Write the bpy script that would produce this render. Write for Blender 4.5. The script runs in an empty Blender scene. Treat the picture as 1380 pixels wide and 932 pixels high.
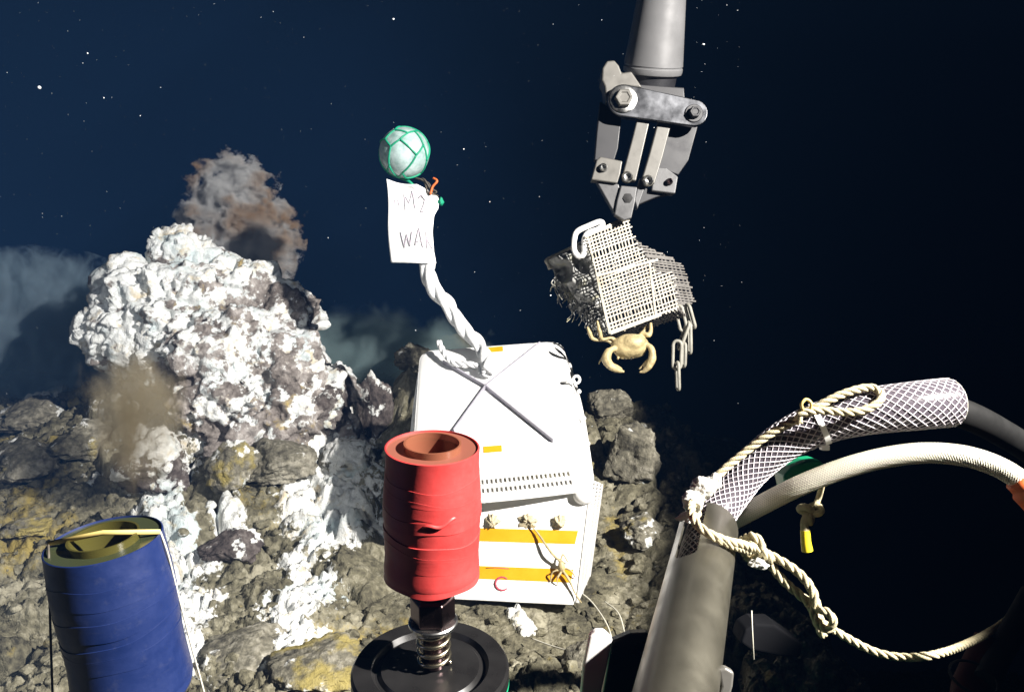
import bpy, bmesh, math, random
import numpy as np
from mathutils import Vector, Matrix

random.seed(7)
rng = np.random.default_rng(7)
SC = bpy.context.scene
COL = SC.collection

# ------------------------------------------------------------------ camera
PITCH = math.radians(15.0)
CAMZ = 1.0
FPX = 1100.0
cam_data = bpy.data.cameras.new("camera")
cam_data.sensor_width = 36.0
cam_data.lens = 36.0 * FPX / 1380.0
cam_data.clip_start = 0.02
cam_data.clip_end = 200.0
cam = bpy.data.objects.new("camera", cam_data)
COL.objects.link(cam)
cam.location = (0, 0, CAMZ)
cam.rotation_euler = (math.radians(90) - PITCH, 0, 0)
SC.camera = cam
SC.view_settings.view_transform = 'Standard'
SC.view_settings.look = 'None'
SC.view_settings.exposure = 0.0
SC.view_settings.gamma = 1.0
SC.cycles.volume_step_rate = 0.35
SC.cycles.volume_max_steps = 256
SC.cycles.volume_bounces = 1
SC.cycles.max_bounces = 6
SC.cycles.sample_clamp_indirect = 3.0

CR = Vector((1, 0, 0))
CF = Vector((0, math.cos(PITCH), -math.sin(PITCH)))
CU = Vector((0, math.sin(PITCH), math.cos(PITCH)))
C0 = Vector((0, 0, CAMZ))


def V(px, py, d):
    """point seen at photo pixel (px, py), d metres in front of the camera"""
    return C0 + CF * d + CR * ((px - 690) / FPX * d) + CU * ((466 - py) / FPX * d)


def G(px, py, z=0.0):
    """point of the level z seen at photo pixel (px, py)"""
    q = CF + CR * ((px - 690) / FPX) + CU * ((466 - py) / FPX)
    t = (z - CAMZ) / q.z
    return C0 + q * t


# ------------------------------------------------------------------ world and light (757 m deep: no daylight, the vehicle's floodlight plus an added fill spot)
world = bpy.data.worlds.new("World")
SC.world = world
world.use_nodes = True
bg = world.node_tree.nodes["Background"]
bg.inputs[0].default_value = (0.10, 0.20, 0.42, 1)
bg.inputs[1].default_value = 0.012


def spot(name, loc, target, energy, angle, blend, color, size=0.03):
    l = bpy.data.lights.new(name, 'SPOT')
    l.energy = energy
    l.spot_size = math.radians(angle)
    l.spot_blend = blend
    l.color = color
    l.shadow_soft_size = size
    o = bpy.data.objects.new(name, l)
    COL.objects.link(o)
    o.location = loc
    d = Vector(target) - Vector(loc)
    o.rotation_euler = d.to_track_quat('-Z', 'Y').to_euler()
    return o


spot("vehicle_floodlight", (1.80, 0.10, 2.15), (-0.98, 1.54, 2.0), 2300.0, 91.5, 0.04, (1.0, 0.955, 0.89))
spot("added_fill_lamp", (-0.55, -0.35, 1.55), (-1.45, 2.5, 0.35), 120.0, 62.0, 0.6, (0.93, 0.97, 1.0))  # added fill spot that brightens the mound and the left side


# ------------------------------------------------------------------ noise
def _h(ix, iy, iz, seed):
    n = (ix.astype(np.uint32) * np.uint32(73856093)) ^ (iy.astype(np.uint32) * np.uint32(19349663)) ^ \
        (iz.astype(np.uint32) * np.uint32(83492791)) ^ np.uint32((seed * 2654435761) & 0xffffffff)
    n = (n ^ (n >> np.uint32(13))) * np.uint32(1274126177)
    n = (n ^ (n >> np.uint32(15))) * np.uint32(2246822519)
    n = n ^ (n >> np.uint32(16))
    return n.astype(np.float64) / 4294967295.0


def vnoise(p, seed=0):
    i = np.floor(p).astype(np.int64)
    f = p - i
    u = f * f * f * (f * (f * 6 - 15) + 10)
    r = 0
    for dx in (0, 1):
        for dy in (0, 1):
            for dz in (0, 1):
                w = (u[:, 0] if dx else 1 - u[:, 0]) * (u[:, 1] if dy else 1 - u[:, 1]) * (u[:, 2] if dz else 1 - u[:, 2])
                r = r + w * _h(i[:, 0] + dx, i[:, 1] + dy, i[:, 2] + dz, seed)
    return r * 2 - 1


def fbm(p, oct=4, seed=0, gain=0.5):
    a, s, r = 1.0, 1.0, 0
    for k in range(oct):
        r = r + a * vnoise(p * s + 17.3 * k, seed + k)
        a *= gain
        s *= 2.03
    return r


def worley(p, seed=0, flat=False):
    i = np.floor(p).astype(np.int64)
    n = len(p)
    f1 = np.full(n, 9.0); f2 = np.full(n, 9.0); idv = np.zeros(n)
    ox = np.zeros(n); oy = np.zeros(n)
    for dx in (-1, 0, 1):
        for dy in (-1, 0, 1):
            for dz in ((0,) if flat else (-1, 0, 1)):
                cx, cy, cz = i[:, 0] + dx, i[:, 1] + dy, i[:, 2] + dz
                qx = cx + _h(cx, cy, cz, seed) - p[:, 0]
                qy = cy + _h(cx, cy, cz, seed + 1) - p[:, 1]
                qz = 0 if flat else cz + _h(cx, cy, cz, seed + 2) - p[:, 2]
                d = np.sqrt(qx * qx + qy * qy + qz * qz)
                near = d < f1
                f2 = np.where(near, f1, np.minimum(f2, d))
                idv = np.where(near, _h(cx, cy, cz, seed + 3), idv)
                ox = np.where(near, qx, ox); oy = np.where(near, qy, oy)
                f1 = np.where(near, d, f1)
    return f1, f2, idv, ox, oy


def sstep(a, b, x):
    t = np.clip((x - a) / (b - a), 0, 1)
    return t * t * (3 - 2 * t)


# ------------------------------------------------------------------ materials
def newmat(name):
    m = bpy.data.materials.new(name)
    m.use_nodes = True
    nt = m.node_tree
    return m, nt, nt.nodes["Principled BSDF"]


def nd(nt, typ, **kw):
    n = nt.nodes.new(typ)
    for k, v in kw.items():
        if k in n.inputs:
            n.inputs[k].default_value = v
        else:
            setattr(n, k, v)
    return n


def ramp(nt, fac, stops, interp='LINEAR'):
    r = nt.nodes.new("ShaderNodeValToRGB")
    r.color_ramp.interpolation = interp
    el = r.color_ramp.elements
    while len(el) < len(stops):
        el.new(0.5)
    for e, (p, c) in zip(el, stops):
        e.position = p
        e.color = tuple(c) + (1,) if len(c) == 3 else c
    nt.links.new(fac, r.inputs[0])
    return r.outputs[0]


def mixc(nt, fac, a, b, mode='MIX'):
    m = nt.nodes.new("ShaderNodeMix")
    m.data_type = 'RGBA'
    m.blend_type = mode
    for sock, v in ((m.inputs[0], fac), (m.inputs[6], a), (m.inputs[7], b)):
        if isinstance(v, (int, float)):
            sock.default_value = v
        elif isinstance(v, tuple):
            sock.default_value = v + (1,) if len(v) == 3 else v
        else:
            nt.links.new(v, sock)
    return m.outputs[2]


def mth(nt, op, a, b=0.0, clamp=False):
    m = nt.nodes.new("ShaderNodeMath")
    m.operation = op
    m.use_clamp = clamp
    for s, v in ((m.inputs[0], a), (m.inputs[1], b)):
        if isinstance(v, (int, float)):
            s.default_value = v
        else:
            nt.links.new(v, s)
    return m.outputs[0]


def noise(nt, scale, detail=4, rough=0.55, vec=None, dist=0.0):
    n = nd(nt, "ShaderNodeTexNoise", Scale=scale, Detail=detail, Roughness=rough, Distortion=dist)
    nt.links.new(vec if vec is not None else objc(nt), n.inputs["Vector"])
    return n.outputs[0]


def objc(nt):
    for n in nt.nodes:
        if n.bl_idname == "ShaderNodeTexCoord":
            return n.outputs["Object"]
    return nt.nodes.new("ShaderNodeTexCoord").outputs["Object"]


def bump(nt, bsdf, h, strength=0.5, dist=0.01):
    b = nd(nt, "ShaderNodeBump", Strength=strength, Distance=dist)
    nt.links.new(h, b.inputs["Height"])
    nt.links.new(b.outputs[0], bsdf.inputs["Normal"])


def plain(name, col, rough=0.5, metal=0.0, var=0.12, scale=30, bmp=0.0, bscale=120, coat=0.0, spec=0.5, dirt=None, dirt_amt=0.5):
    """a colour with slight uneven grain, optional dirt patches"""
    m, nt, b = newmat(name)
    n = noise(nt, scale, 5)
    lo = tuple(c * (1 - var) for c in col); hi = tuple(min(1, c * (1 + var)) for c in col)
    c = ramp(nt, n, [(0.3, lo), (0.7, hi)])
    if dirt:
        n2 = noise(nt, scale * 0.45, 6, 0.65)
        f = ramp(nt, n2, [(0.52, (0, 0, 0)), (0.72, (dirt_amt,) * 3)])
        c = mixc(nt, f, c, dirt)
    nt.links.new(c, b.inputs["Base Color"])
    r = ramp(nt, n, [(0.3, (max(0, rough - 0.08),) * 3), (0.7, (min(1, rough + 0.1),) * 3)])
    nt.links.new(r, b.inputs["Roughness"])
    b.inputs["Metallic"].default_value = metal
    b.inputs["Coat Weight"].default_value = coat
    b.inputs["Specular IOR Level"].default_value = spec
    if bmp:
        bump(nt, b, noise(nt, bscale, 4), bmp, 0.002)
    return m


def tape(name, col, rough):
    """stretchy tape: fine wrinkles round the cylinder, dusty film, scuffs"""
    m, nt, b = newmat(name)
    mp = nd(nt, "ShaderNodeMapping")
    mp.inputs["Scale"].default_value = (1, 1, 3.2)
    nt.links.new(objc(nt), mp.inputs["Vector"])
    wr = noise(nt, 15, 4, 0.5, mp.outputs[0], 0.4)
    n2 = noise(nt, 34, 7, 0.68)
    c = ramp(nt, n2, [(0.3, tuple(x * 0.82 for x in col)), (0.7, tuple(x * 1.12 for x in col))])
    dust = ramp(nt, noise(nt, 75, 8, 0.75), [(0.55, (0, 0, 0)), (0.8, (0.30,) * 3)])
    c = mixc(nt, dust, c, tuple(0.55 * x + 0.07 for x in col))
    sc = nd(nt, "ShaderNodeMapping"); sc.inputs["Scale"].default_value = (3, 3, 40)
    nt.links.new(objc(nt), sc.inputs["Vector"])
    scr = ramp(nt, noise(nt, 14, 3, 0.5, sc.outputs[0]), [(0.66, (0, 0, 0)), (0.70, (0.2,) * 3)])
    c = mixc(nt, scr, c, tuple(0.8 * x + 0.02 for x in col))
    nt.links.new(c, b.inputs["Base Color"])
    nt.links.new(ramp(nt, n2, [(0.3, (rough - .06,) * 3), (0.7, (rough + .16,) * 3)]), b.inputs["Roughness"])
    bump(nt, b, mth(nt, 'ADD', mth(nt, 'MULTIPLY', wr, 0.8), mth(nt, 'MULTIPLY', n2, 0.3)), 0.20, 0.003)
    return m


def attr(nt, name):
    a = nt.nodes.new("ShaderNodeAttribute")
    a.attribute_name = name
    return a.outputs["Fac"]


def rock_material(name, dark, mid, light, ochre, white=(0.82, 0.83, 0.81), wscale=38.0):
    m, nt, b = newmat(name)
    n1 = noise(nt, 9, 8, 0.62)
    n2 = noise(nt, 70, 6, 0.6)
    mx = mth(nt, 'ADD', mth(nt, 'MULTIPLY', n1, 0.6), mth(nt, 'MULTIPLY', n2, 0.4))
    c = ramp(nt, mx, [(0.36, dark), (0.5, mid), (0.62, light)])
    oc = mth(nt, 'ADD', attr(nt, "ochre"), mth(nt, 'MULTIPLY', mth(nt, 'SUBTRACT', noise(nt, 26, 6, 0.7), 0.5), 1.7))
    ofac = ramp(nt, oc, [(0.35, (0, 0, 0)), (0.75, (0.85,) * 3)])
    c = mixc(nt, ofac, c, ochre)
    wn = noise(nt, wscale, 7, 0.68)
    w = mth(nt, 'ADD', attr(nt, "white"), mth(nt, 'MULTIPLY', mth(nt, 'SUBTRACT', wn, 0.5), 1.9))
    wfac = ramp(nt, w, [(0.46, (0, 0, 0)), (0.60, (1, 1, 1))])
    wcol = ramp(nt, n2, [(0.35, tuple(0.74 * x for x in white)), (0.6, white)])
    tn = noise(nt, 7.0, 5, 0.6)
    wcol = mixc(nt, ramp(nt, tn, [(0.52, (0, 0, 0)), (0.66, (0.6,) * 3)]), wcol, (0.46, 0.60, 0.64))
    tn2 = noise(nt, 16.0, 5, 0.65, None, 0.4)
    wcol = mixc(nt, ramp(nt, tn2, [(0.56, (0, 0, 0)), (0.68, (0.7,) * 3)]), wcol, (0.56, 0.45, 0.26))
    wfac2 = mixc(nt, mth(nt, 'MULTIPLY', tn, 0.55), wfac, mixc(nt, 1.0, wfac, (0.72, 0.72, 0.72), 'MULTIPLY'))
    c = mixc(nt, wfac2, c, wcol)
    nt.links.new(c, b.inputs["Base Color"])
    b.inputs["Roughness"].default_value = 0.9
    b.inputs["Specular IOR Level"].default_value = 0.25
    bh = mth(nt, 'ADD', mth(nt, 'MULTIPLY', n2, 0.6), mth(nt, 'MULTIPLY', noise(nt, 210, 4), 0.4))
    bump(nt, b, bh, 0.9, 0.010)
    return m


M = {}
M['ground'] = rock_material("ground_rock", (0.030, 0.028, 0.021), (0.14, 0.128, 0.085), (0.31, 0.288, 0.215), (0.33, 0.255, 0.07))
M['rock_dark'] = rock_material("dark_rock", (0.03, 0.025, 0.025), (0.09, 0.075, 0.07), (0.2, 0.18, 0.17), (0.25, 0.18, 0.06))
M['rock_grey'] = rock_material("grey_rock", (0.05, 0.047, 0.038), (0.16, 0.148, 0.112), (0.33, 0.31, 0.255), (0.32, 0.26, 0.08))
M['mound'] = rock_material("mineral_crust", (0.07, 0.058, 0.052), (0.22, 0.195, 0.18), (0.45, 0.42, 0.40), (0.5, 0.38, 0.13), (0.86, 0.885, 0.88), 30.0)
M['white_plastic'] = plain("white_plastic", (0.84, 0.84, 0.83), 0.45, var=0.05, scale=14, dirt=(0.7, 0.68, 0.62), dirt_amt=0.25)
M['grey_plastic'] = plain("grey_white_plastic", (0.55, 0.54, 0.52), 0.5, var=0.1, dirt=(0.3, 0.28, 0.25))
M['yellow_tape'] = plain("yellow_tape", (0.66, 0.32, 0.008), 0.4, var=0.08, scale=25)
M['red_ink'] = plain("red_ink", (0.45, 0.06, 0.09), 0.7)
M['ink'] = plain("faded_ink", (0.50, 0.45, 0.51), 0.8)
M['paper'] = plain("white_card", (0.85, 0.85, 0.85), 0.6, var=0.03, bmp=0.1)
M['rope_white'] = plain("white_rope", (0.78, 0.79, 0.80), 0.85, var=0.15, scale=60, bmp=0.6, bscale=300, dirt=(0.3, 0.32, 0.33), dirt_amt=0.7)
M['rope_tan'] = plain("tan_rope_fibre", (0.50, 0.44, 0.28), 0.85, var=0.2, scale=80, bmp=0.9, bscale=900, dirt=(0.28, 0.24, 0.15), dirt_amt=0.6)
M['tape_white'] = plain("white_cloth_tape", (0.55, 0.54, 0.5), 0.7, var=0.08, bmp=0.4, bscale=200)
M['green_net'] = plain("green_net", (0.0, 0.24, 0.13), 0.6)
M['red_tape'] = tape("red_tape", (0.44, 0.036, 0.034), 0.46)
M['blue_tape'] = tape("blue_tape", (0.0058, 0.0150, 0.072), 0.40)
M['black'] = plain("black_plastic", (0.010, 0.0095, 0.0095), 0.30, var=0.2)
M['dark_grey'] = plain("dark_grey_plastic", (0.045, 0.045, 0.05), 0.5)
M['panel_dark'] = plain("shade_dark_panel", (0.006, 0.006, 0.007), 0.85, spec=0.1)  # near black: shade over panel and strut is put into the colour
M['plate_steel'] = plain("brushed_plate_steel", (0.17, 0.175, 0.19), 0.24, metal=1.0, var=0.05, scale=20)
M['rib_shade'] = plain("lilac_rib_shade", (0.34, 0.33, 0.38), 0.7)  # ribs coloured like the shadow lines of the lid's cross
M['green'] = plain("green_paint", (0.005, 0.24, 0.11), 0.45)
M['steel'] = plain("steel", (0.55, 0.55, 0.54), 0.28, metal=1.0, var=0.1, scale=60)
M['dull_steel'] = plain("dull_steel", (0.14, 0.132, 0.105), 0.36, metal=0.85, var=0.05, scale=25)
M['dark_steel'] = plain("dark_bolt_steel", (0.16, 0.11, 0.11), 0.3, metal=1.0, var=0.2)
M['brass'] = plain("spring_steel", (0.62, 0.56, 0.42), 0.28, metal=1.0)
M['arm_grey'] = plain("grey_anodised_metal", (0.085, 0.085, 0.088), 0.42, metal=0.25, var=0.1, scale=25, bmp=0.06, dirt=(0.055, 0.055, 0.055))
M['arm_light'] = plain("light_anodised_metal", (0.115, 0.11, 0.10), 0.45, metal=0.2, var=0.1, scale=40, dirt=(0.07, 0.066, 0.058))
M['forearm'] = plain("painted_forearm", (0.17, 0.17, 0.175), 0.38, metal=0.2, var=0.06, scale=18, dirt=(0.12, 0.12, 0.12))
M['arm_dark'] = plain("dark_anodised_metal", (0.018, 0.018, 0.021), 0.5, metal=0.1, var=0.12, scale=30)
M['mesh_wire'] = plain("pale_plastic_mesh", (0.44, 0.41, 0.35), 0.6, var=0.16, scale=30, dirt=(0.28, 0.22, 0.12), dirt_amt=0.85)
M['mesh_dark'] = plain("dark_plastic_mesh", (0.17, 0.16, 0.15), 0.7, var=0.25, scale=25, dirt=(0.06, 0.05, 0.04), dirt_amt=0.8)  # darker mesh for the side and bottom panels
M['net_dark'] = plain("dark_net", (0.26, 0.26, 0.25), 0.85, var=0.4, scale=34, bmp=1.0, bscale=160, dirt=(0.34, 0.31, 0.10), dirt_amt=0.8)  # dark grey net with olive patches
M['shell'] = plain("crab_shell", (0.40, 0.32, 0.165), 0.5, var=0.3, scale=60, bmp=0.5, bscale=240, dirt=(0.24, 0.19, 0.12), dirt_amt=0.7)
M['chain'] = plain("chain_plastic", (0.30, 0.29, 0.25), 0.55, var=0.2, scale=40, dirt=(0.13, 0.12, 0.09))
M['hose_white'] = plain("milky_hose", (0.40, 0.39, 0.33), 0.3, var=0.06, coat=0.3)
M['hose_strand'] = plain("hose_strand", (0.50, 0.47, 0.50), 0.6, var=0.08)
M['hose_strand_b'] = plain("white_hose_strand", (0.60, 0.58, 0.48), 0.6, var=0.08)
M['hose_dark'] = plain("black_hose", (0.006, 0.006, 0.006), 0.6, spec=0.2)
M['orange'] = plain("orange_fitting", (0.62, 0.13, 0.03), 0.5)
M['yellow'] = plain("yellow_sleeve", (0.72, 0.55, 0.02), 0.45)
M['red_dark'] = plain("red_coupling", (0.03, 0.004, 0.003), 0.8, spec=0.1)  # red darkened to carry the shade on the coupling
M['cord_dark'] = plain("dark_cord", (0.07, 0.06, 0.045), 0.7)
M['elastic'] = plain("tan_elastic", (0.55, 0.42, 0.14), 0.6)
M['line'] = plain("pale_line", (0.5, 0.48, 0.4), 0.7)
M['snow'] = plain("flake", (0.8, 0.82, 0.85), 0.8)
M['shell_limpet'] = plain("limpet_shell", (0.45, 0.39, 0.26), 0.7, var=0.25, scale=90, bmp=0.5)


def glassy(name, col, trans, rough=0.2):
    m, nt, b = newmat(name)
    b.inputs["Base Color"].default_value = col + (1,)
    b.inputs["Roughness"].default_value = rough
    t = nt.nodes.new("ShaderNodeBsdfTransparent")
    t.inputs[0].default_value = tuple(min(1, 0.6 + c) for c in col) + (1,)
    mx = nt.nodes.new("ShaderNodeMixShader")
    mx.inputs[0].default_value = trans
    nt.links.new(b.outputs[0], mx.inputs[1])
    nt.links.new(t.outputs[0], mx.inputs[2])
    nt.links.new(mx.outputs[0], nt.nodes["Material Output"].inputs[0])
    return m


M['clear_hose'] = glassy("clear_hose_wall", (0.095, 0.082, 0.10), 0.35)
M['red_clear'] = glassy("red_tinted_acrylic", (0.20, 0.07, 0.048), 0.10)
M['amber_clear'] = glassy("amber_acrylic", (0.21, 0.075, 0.042), 0.3)
M['olive_clear'] = glassy("olive_acrylic", (0.035, 0.042, 0.02), 0.10)
M['olive_amber'] = glassy("yellow_acrylic", (0.058, 0.052, 0.013), 0.2)

m, nt, b = newmat("frosted_glass")
fn = noise(nt, 26, 5, 0.65)
nt.links.new(ramp(nt, fn, [(0.35, (0.16, 0.27, 0.25)), (0.62, (0.42, 0.52, 0.52))]), b.inputs["Base Color"])
b.inputs["Roughness"].default_value = 0.35
b.inputs["Coat Weight"].default_value = 0.3
bump(nt, b, noise(nt, 60, 4), 0.3, 0.004)
M['float_glass'] = m


# ------------------------------------------------------------------ mesh helpers
class MB:
    def __init__(self):
        self.v = []; self.f = []

    def add(self, vs, fs):
        o = len(self.v)
        self.v += [tuple(x) for x in vs]
        self.f += [tuple(i + o for i in f) for f in fs]
        return self


def link(name, verts, faces, mat, parent=None, origin=None, smooth=True, label=None, cat=None, group=None, kind=None, auto=None):
    """ONE mesh object; coordinates are world coordinates, moved into the parent's frame or onto its own origin"""
    verts = np.asarray(verts, dtype=np.float64)
    if parent is not None:
        off = np.array(parent['origin_point'])
    elif origin is not None:
        off = np.array(origin)
    else:
        off = np.array([(verts[:, 0].min() + verts[:, 0].max()) / 2, (verts[:, 1].min() + verts[:, 1].max()) / 2, verts[:, 2].min()])
    me = bpy.data.meshes.new(name)
    me.from_pydata((verts - off).tolist(), [], faces if isinstance(faces, list) else faces.tolist())
    if smooth:
        me.polygons.foreach_set("use_smooth", [True] * len(me.polygons))
        if auto:
            me.set_sharp_from_angle(angle=math.radians(auto))
    me.materials.append(M[mat] if isinstance(mat, str) else mat)
    o = bpy.data.objects.new(name, me)
    COL.objects.link(o)
    o['origin_point'] = [float(x) for x in off]
    if parent is not None:
        o.parent = parent
    else:
        o.location = off
    tag(o, label, cat, group, kind)
    return o


def tag(o, label=None, cat=None, group=None, kind=None):
    for k, v in (('label', label), ('category', cat), ('group', group), ('kind', kind)):
        if v:
            o[k] = v
    return o


def thing(name, loc, label, cat, group=None):
    o = bpy.data.objects.new(name, None)
    o.empty_display_size = 0.05
    COL.objects.link(o)
    o.location = loc
    o['origin_point'] = [float(x) for x in loc]
    return tag(o, label, cat, group)


def build(mb, name, mat, parent=None, **kw):
    return link(name, mb.v, mb.f, mat, parent, **kw)


def bevel(o, w=0.001, seg=2, ang=35):
    md = o.modifiers.new("bevel", 'BEVEL')
    md.width = w
    md.segments = seg
    md.limit_method = 'ANGLE'
    md.angle_limit = math.radians(ang)
    return o


def smooth_path(pts, n=12):
    """Catmull-Rom through the points"""
    P = [Vector(p) for p in pts]
    P = [P[0] * 2 - P[1]] + P + [P[-1] * 2 - P[-2]]
    out = []
    for i in range(1, len(P) - 2):
        a, b, c, d = P[i - 1:i + 3]
        for k in range(n):
            t = k / n
            out.append(0.5 * ((2 * b) + (c - a) * t + (2 * a - 5 * b + 4 * c - d) * t * t + (3 * b - a - 3 * c + d) * t ** 3))
    out.append(P[-2].copy())
    return out


def resample(path, step):
    L = [0.0]
    for a, b in zip(path, path[1:]):
        L.append(L[-1] + (b - a).length)
    n = max(2, int(L[-1] / step))
    out = []; j = 0
    for k in range(n + 1):
        s = L[-1] * k / n
        while j < len(path) - 2 and L[j + 1] < s:
            j += 1
        t = (s - L[j]) / max(1e-9, L[j + 1] - L[j])
        out.append(path[j].lerp(path[j + 1], min(1, t)))
    return out, L[-1]


def frames(path, closed=False):
    n = len(path)
    T = []
    for i in range(n):
        if closed:
            t = path[(i + 1) % n] - path[i - 1]
        else:
            t = path[min(i + 1, n - 1)] - path[max(i - 1, 0)]
        T.append(t.normalized())
    a = Vector((0, 0, 1)) if abs(T[0].z) < 0.9 else Vector((0, 1, 0))
    N = (a - T[0] * a.dot(T[0])).normalized()
    fr = []
    for i in range(n):
        N = (N - T[i] * N.dot(T[i])).normalized()
        fr.append((T[i], N, T[i].cross(N)))
    return fr


def sweep(path, r, seg=10, caps=True, closed=False, flat=None):
    path = [Vector(p) for p in path]
    fr = frames(path, closed)
    n = len(path)
    vs, fs = [], []
    for i in range(n):
        rr = r[i] if hasattr(r, '__len__') else r
        for k in range(seg):
            a = 2 * math.pi * k / seg
            x, y = math.cos(a) * rr, math.sin(a) * rr
            if flat:
                y *= flat
            vs.append(path[i] + fr[i][1] * x + fr[i][2] * y)
    for i in range(n if closed else n - 1):
        j = (i + 1) % n
        for k in range(seg):
            l = (k + 1) % seg
            fs.append((i * seg + k, i * seg + l, j * seg + l, j * seg + k))
    if caps and not closed:
        fs.append(tuple(reversed(range(seg))))
        fs.append(tuple((n - 1) * seg + k for k in range(seg)))
    return vs, fs


def helix(path, R, turns_len, phase, step):
    pts, L = resample(path, step)
    fr = frames(pts)
    out = []
    for i, p in enumerate(pts):
        a = phase + 2 * math.pi * (i * L / (len(pts) - 1)) / turns_len
        rr = R[int(round(i * (len(R) - 1) / (len(pts) - 1)))] if hasattr(R, '__len__') else R
        out.append(p + fr[i][1] * math.cos(a) * rr + fr[i][2] * math.sin(a) * rr)
    return out


def laid_rope(path, R, pitch=None, mb=None, seg=7, step=None):
    """three strands laid round each other"""
    mb = mb or MB()
    pitch = pitch or R * 7
    for k in range(3):
        h = helix(path, R * 0.52, pitch, k * 2.0944, step or pitch / 12)
        mb.add(*sweep(h, R * 0.54, seg))
    return mb


def braid(path, R, count, pitch, r, mb=None, step=0.006):
    mb = mb or MB()
    for sgn in (1, -1):
        for k in range(count):
            h = helix(path, [x + (r * 0.35 if sgn > 0 else 0) for x in (R if hasattr(R, '__len__') else [R])], sgn * pitch, 2 * math.pi * k / count, step)
            mb.add(*sweep(h, r, 4, caps=False))
    return mb


def lathe(profile, base, axis=Vector((0, 0, 1)), seg=64, ref=None):
    """profile: (r, h) pairs revolved round axis at base"""
    axis = axis.normalized()
    a = ref or (Vector((1, 0, 0)) if abs(axis.x) < 0.9 else Vector((0, 1, 0)))
    x = (a - axis * a.dot(axis)).normalized()
    y = axis.cross(x)
    vs, fs = [], []
    n = len(profile)
    for k in range(seg):
        t = 2 * math.pi * k / seg
        d = x * math.cos(t) + y * math.sin(t)
        for r, h in profile:
            vs.append(base + d * r + axis * h)
    for k in range(seg):
        l = (k + 1) % seg
        for i in range(n - 1):
            q = (k * n + i, l * n + i, l * n + i + 1, k * n + i + 1)
            fs.append(q)
    return vs, fs


def ball(c, r, u=16, v=10, sc=(1, 1, 1)):
    vs = [Vector(c) + Vector((0, 0, r * sc[2]))]
    for i in range(1, v):
        p = math.pi * i / v
        for k in range(u):
            t = 2 * math.pi * k / u
            vs.append(Vector(c) + Vector((r * math.sin(p) * math.cos(t) * sc[0], r * math.sin(p) * math.sin(t) * sc[1], r * math.cos(p) * sc[2])))
    vs.append(Vector(c) - Vector((0, 0, r * sc[2])))
    fs = [(0, 1 + k, 1 + (k + 1) % u) for k in range(u)]
    for i in range(v - 2):
        for k in range(u):
            l = (k + 1) % u
            fs.append((1 + i * u + k, 1 + (i + 1) * u + k, 1 + (i + 1) * u + l, 1 + i * u + l))
    e = 1 + (v - 2) * u
    fs += [(e + (k + 1) % u, e + k, len(vs) - 1) for k in range(u)]
    return vs, fs


def prism(poly, d, th, tilt=0.0):
    """polygon given by photo pixels at depth d, made a plate of thickness th running away from the camera (its own scale: d)"""
    cx = sum(p[0] for p in poly) / len(poly)
    fr = [V(x, y, d + tilt * (x - cx)) for x, y in poly]
    ar = sum(poly[i][0] * poly[(i + 1) % len(poly)][1] - poly[(i + 1) % len(poly)][0] * poly[i][1] for i in range(len(poly)))
    if ar > 0:
        fr = fr[::-1]
    n = len(fr)
    bk = [p + CF * th for p in fr]
    fs = [tuple(range(n)), tuple(reversed(range(n, 2 * n)))]
    for i in range(n):
        j = (i + 1) % n
        fs.append((j, i, n + i, n + j))
    return fr + bk, fs


def box(a, ex, ey, ez):
    """box from corner a along three edge vectors"""
    vs = [a + ex * i + ey * j + ez * k for k in (0, 1) for j in (0, 1) for i in (0, 1)]
    fs = [(0, 2, 3, 1), (4, 5, 7, 6), (0, 1, 5, 4), (2, 6, 7, 3), (0, 4, 6, 2), (1, 3, 7, 5)]
    if ex.cross(ey).dot(ez) < 0:
        fs = [f[::-1] for f in fs]
    return vs, fs


def bar(p, q, w, h, up):
    """rectangular bar from p to q"""
    t = (q - p).normalized()
    s = t.cross(up).normalized()
    u = s.cross(t)
    return box(p - s * w / 2 - u * h / 2, q - p, s * w, u * h)


def remesh(mb, voxel):
    me = bpy.data.meshes.new("tmp")
    me.from_pydata(mb.v, [], mb.f)
    o = bpy.data.objects.new("tmp", me)
    COL.objects.link(o)
    r = o.modifiers.new("r", 'REMESH')
    r.mode = 'VOXEL'
    r.voxel_size = voxel
    dg = bpy.context.evaluated_depsgraph_get()
    e = o.evaluated_get(dg)
    m2 = bpy.data.meshes.new_from_object(e)
    bpy.data.objects.remove(o)
    n = len(m2.vertices)
    co = np.empty(n * 3); m2.vertices.foreach_get("co", co); co = co.reshape(-1, 3)
    nr = np.empty(n * 3); m2.vertices.foreach_get("normal", nr); nr = nr.reshape(-1, 3)
    fs = [tuple(p.vertices) for p in m2.polygons]
    bpy.data.meshes.remove(m2)
    return co, nr, fs


def set_attr(o, name, vals):
    a = o.data.attributes.new(name, 'FLOAT', 'POINT')
    a.data.foreach_set("value", np.asarray(vals, dtype=np.float32))


def relax(co, fs, it=2):
    e = np.array([(f[i], f[(i + 1) % len(f)]) for f in fs for i in range(len(f))])
    for _ in range(it):
        s = np.zeros_like(co); c = np.zeros(len(co))
        np.add.at(s, e[:, 0], co[e[:, 1]]); np.add.at(c, e[:, 0], 1)
        co = 0.4 * co + 0.6 * s / np.maximum(1, c)[:, None]
    return co


# ================================================================== SETTING
# ---- seafloor
def poly_dist(X, Y, pts):
    d = np.full(X.shape, 9.0)
    for (ax, ay, ra), (bx, by, rb) in zip(pts, pts[1:]):
        vx, vy = bx - ax, by - ay
        t = np.clip(((X - ax) * vx + (Y - ay) * vy) / (vx * vx + vy * vy + 1e-9), 0, 1)
        dd = np.hypot(X - ax - t * vx, Y - ay - t * vy) / (ra + (rb - ra) * t)
        d = np.minimum(d, dd)
    return d


def gp(lst):
    return [(G(x, y).x, G(x, y).y, r) for x, y, r in lst]


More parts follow.
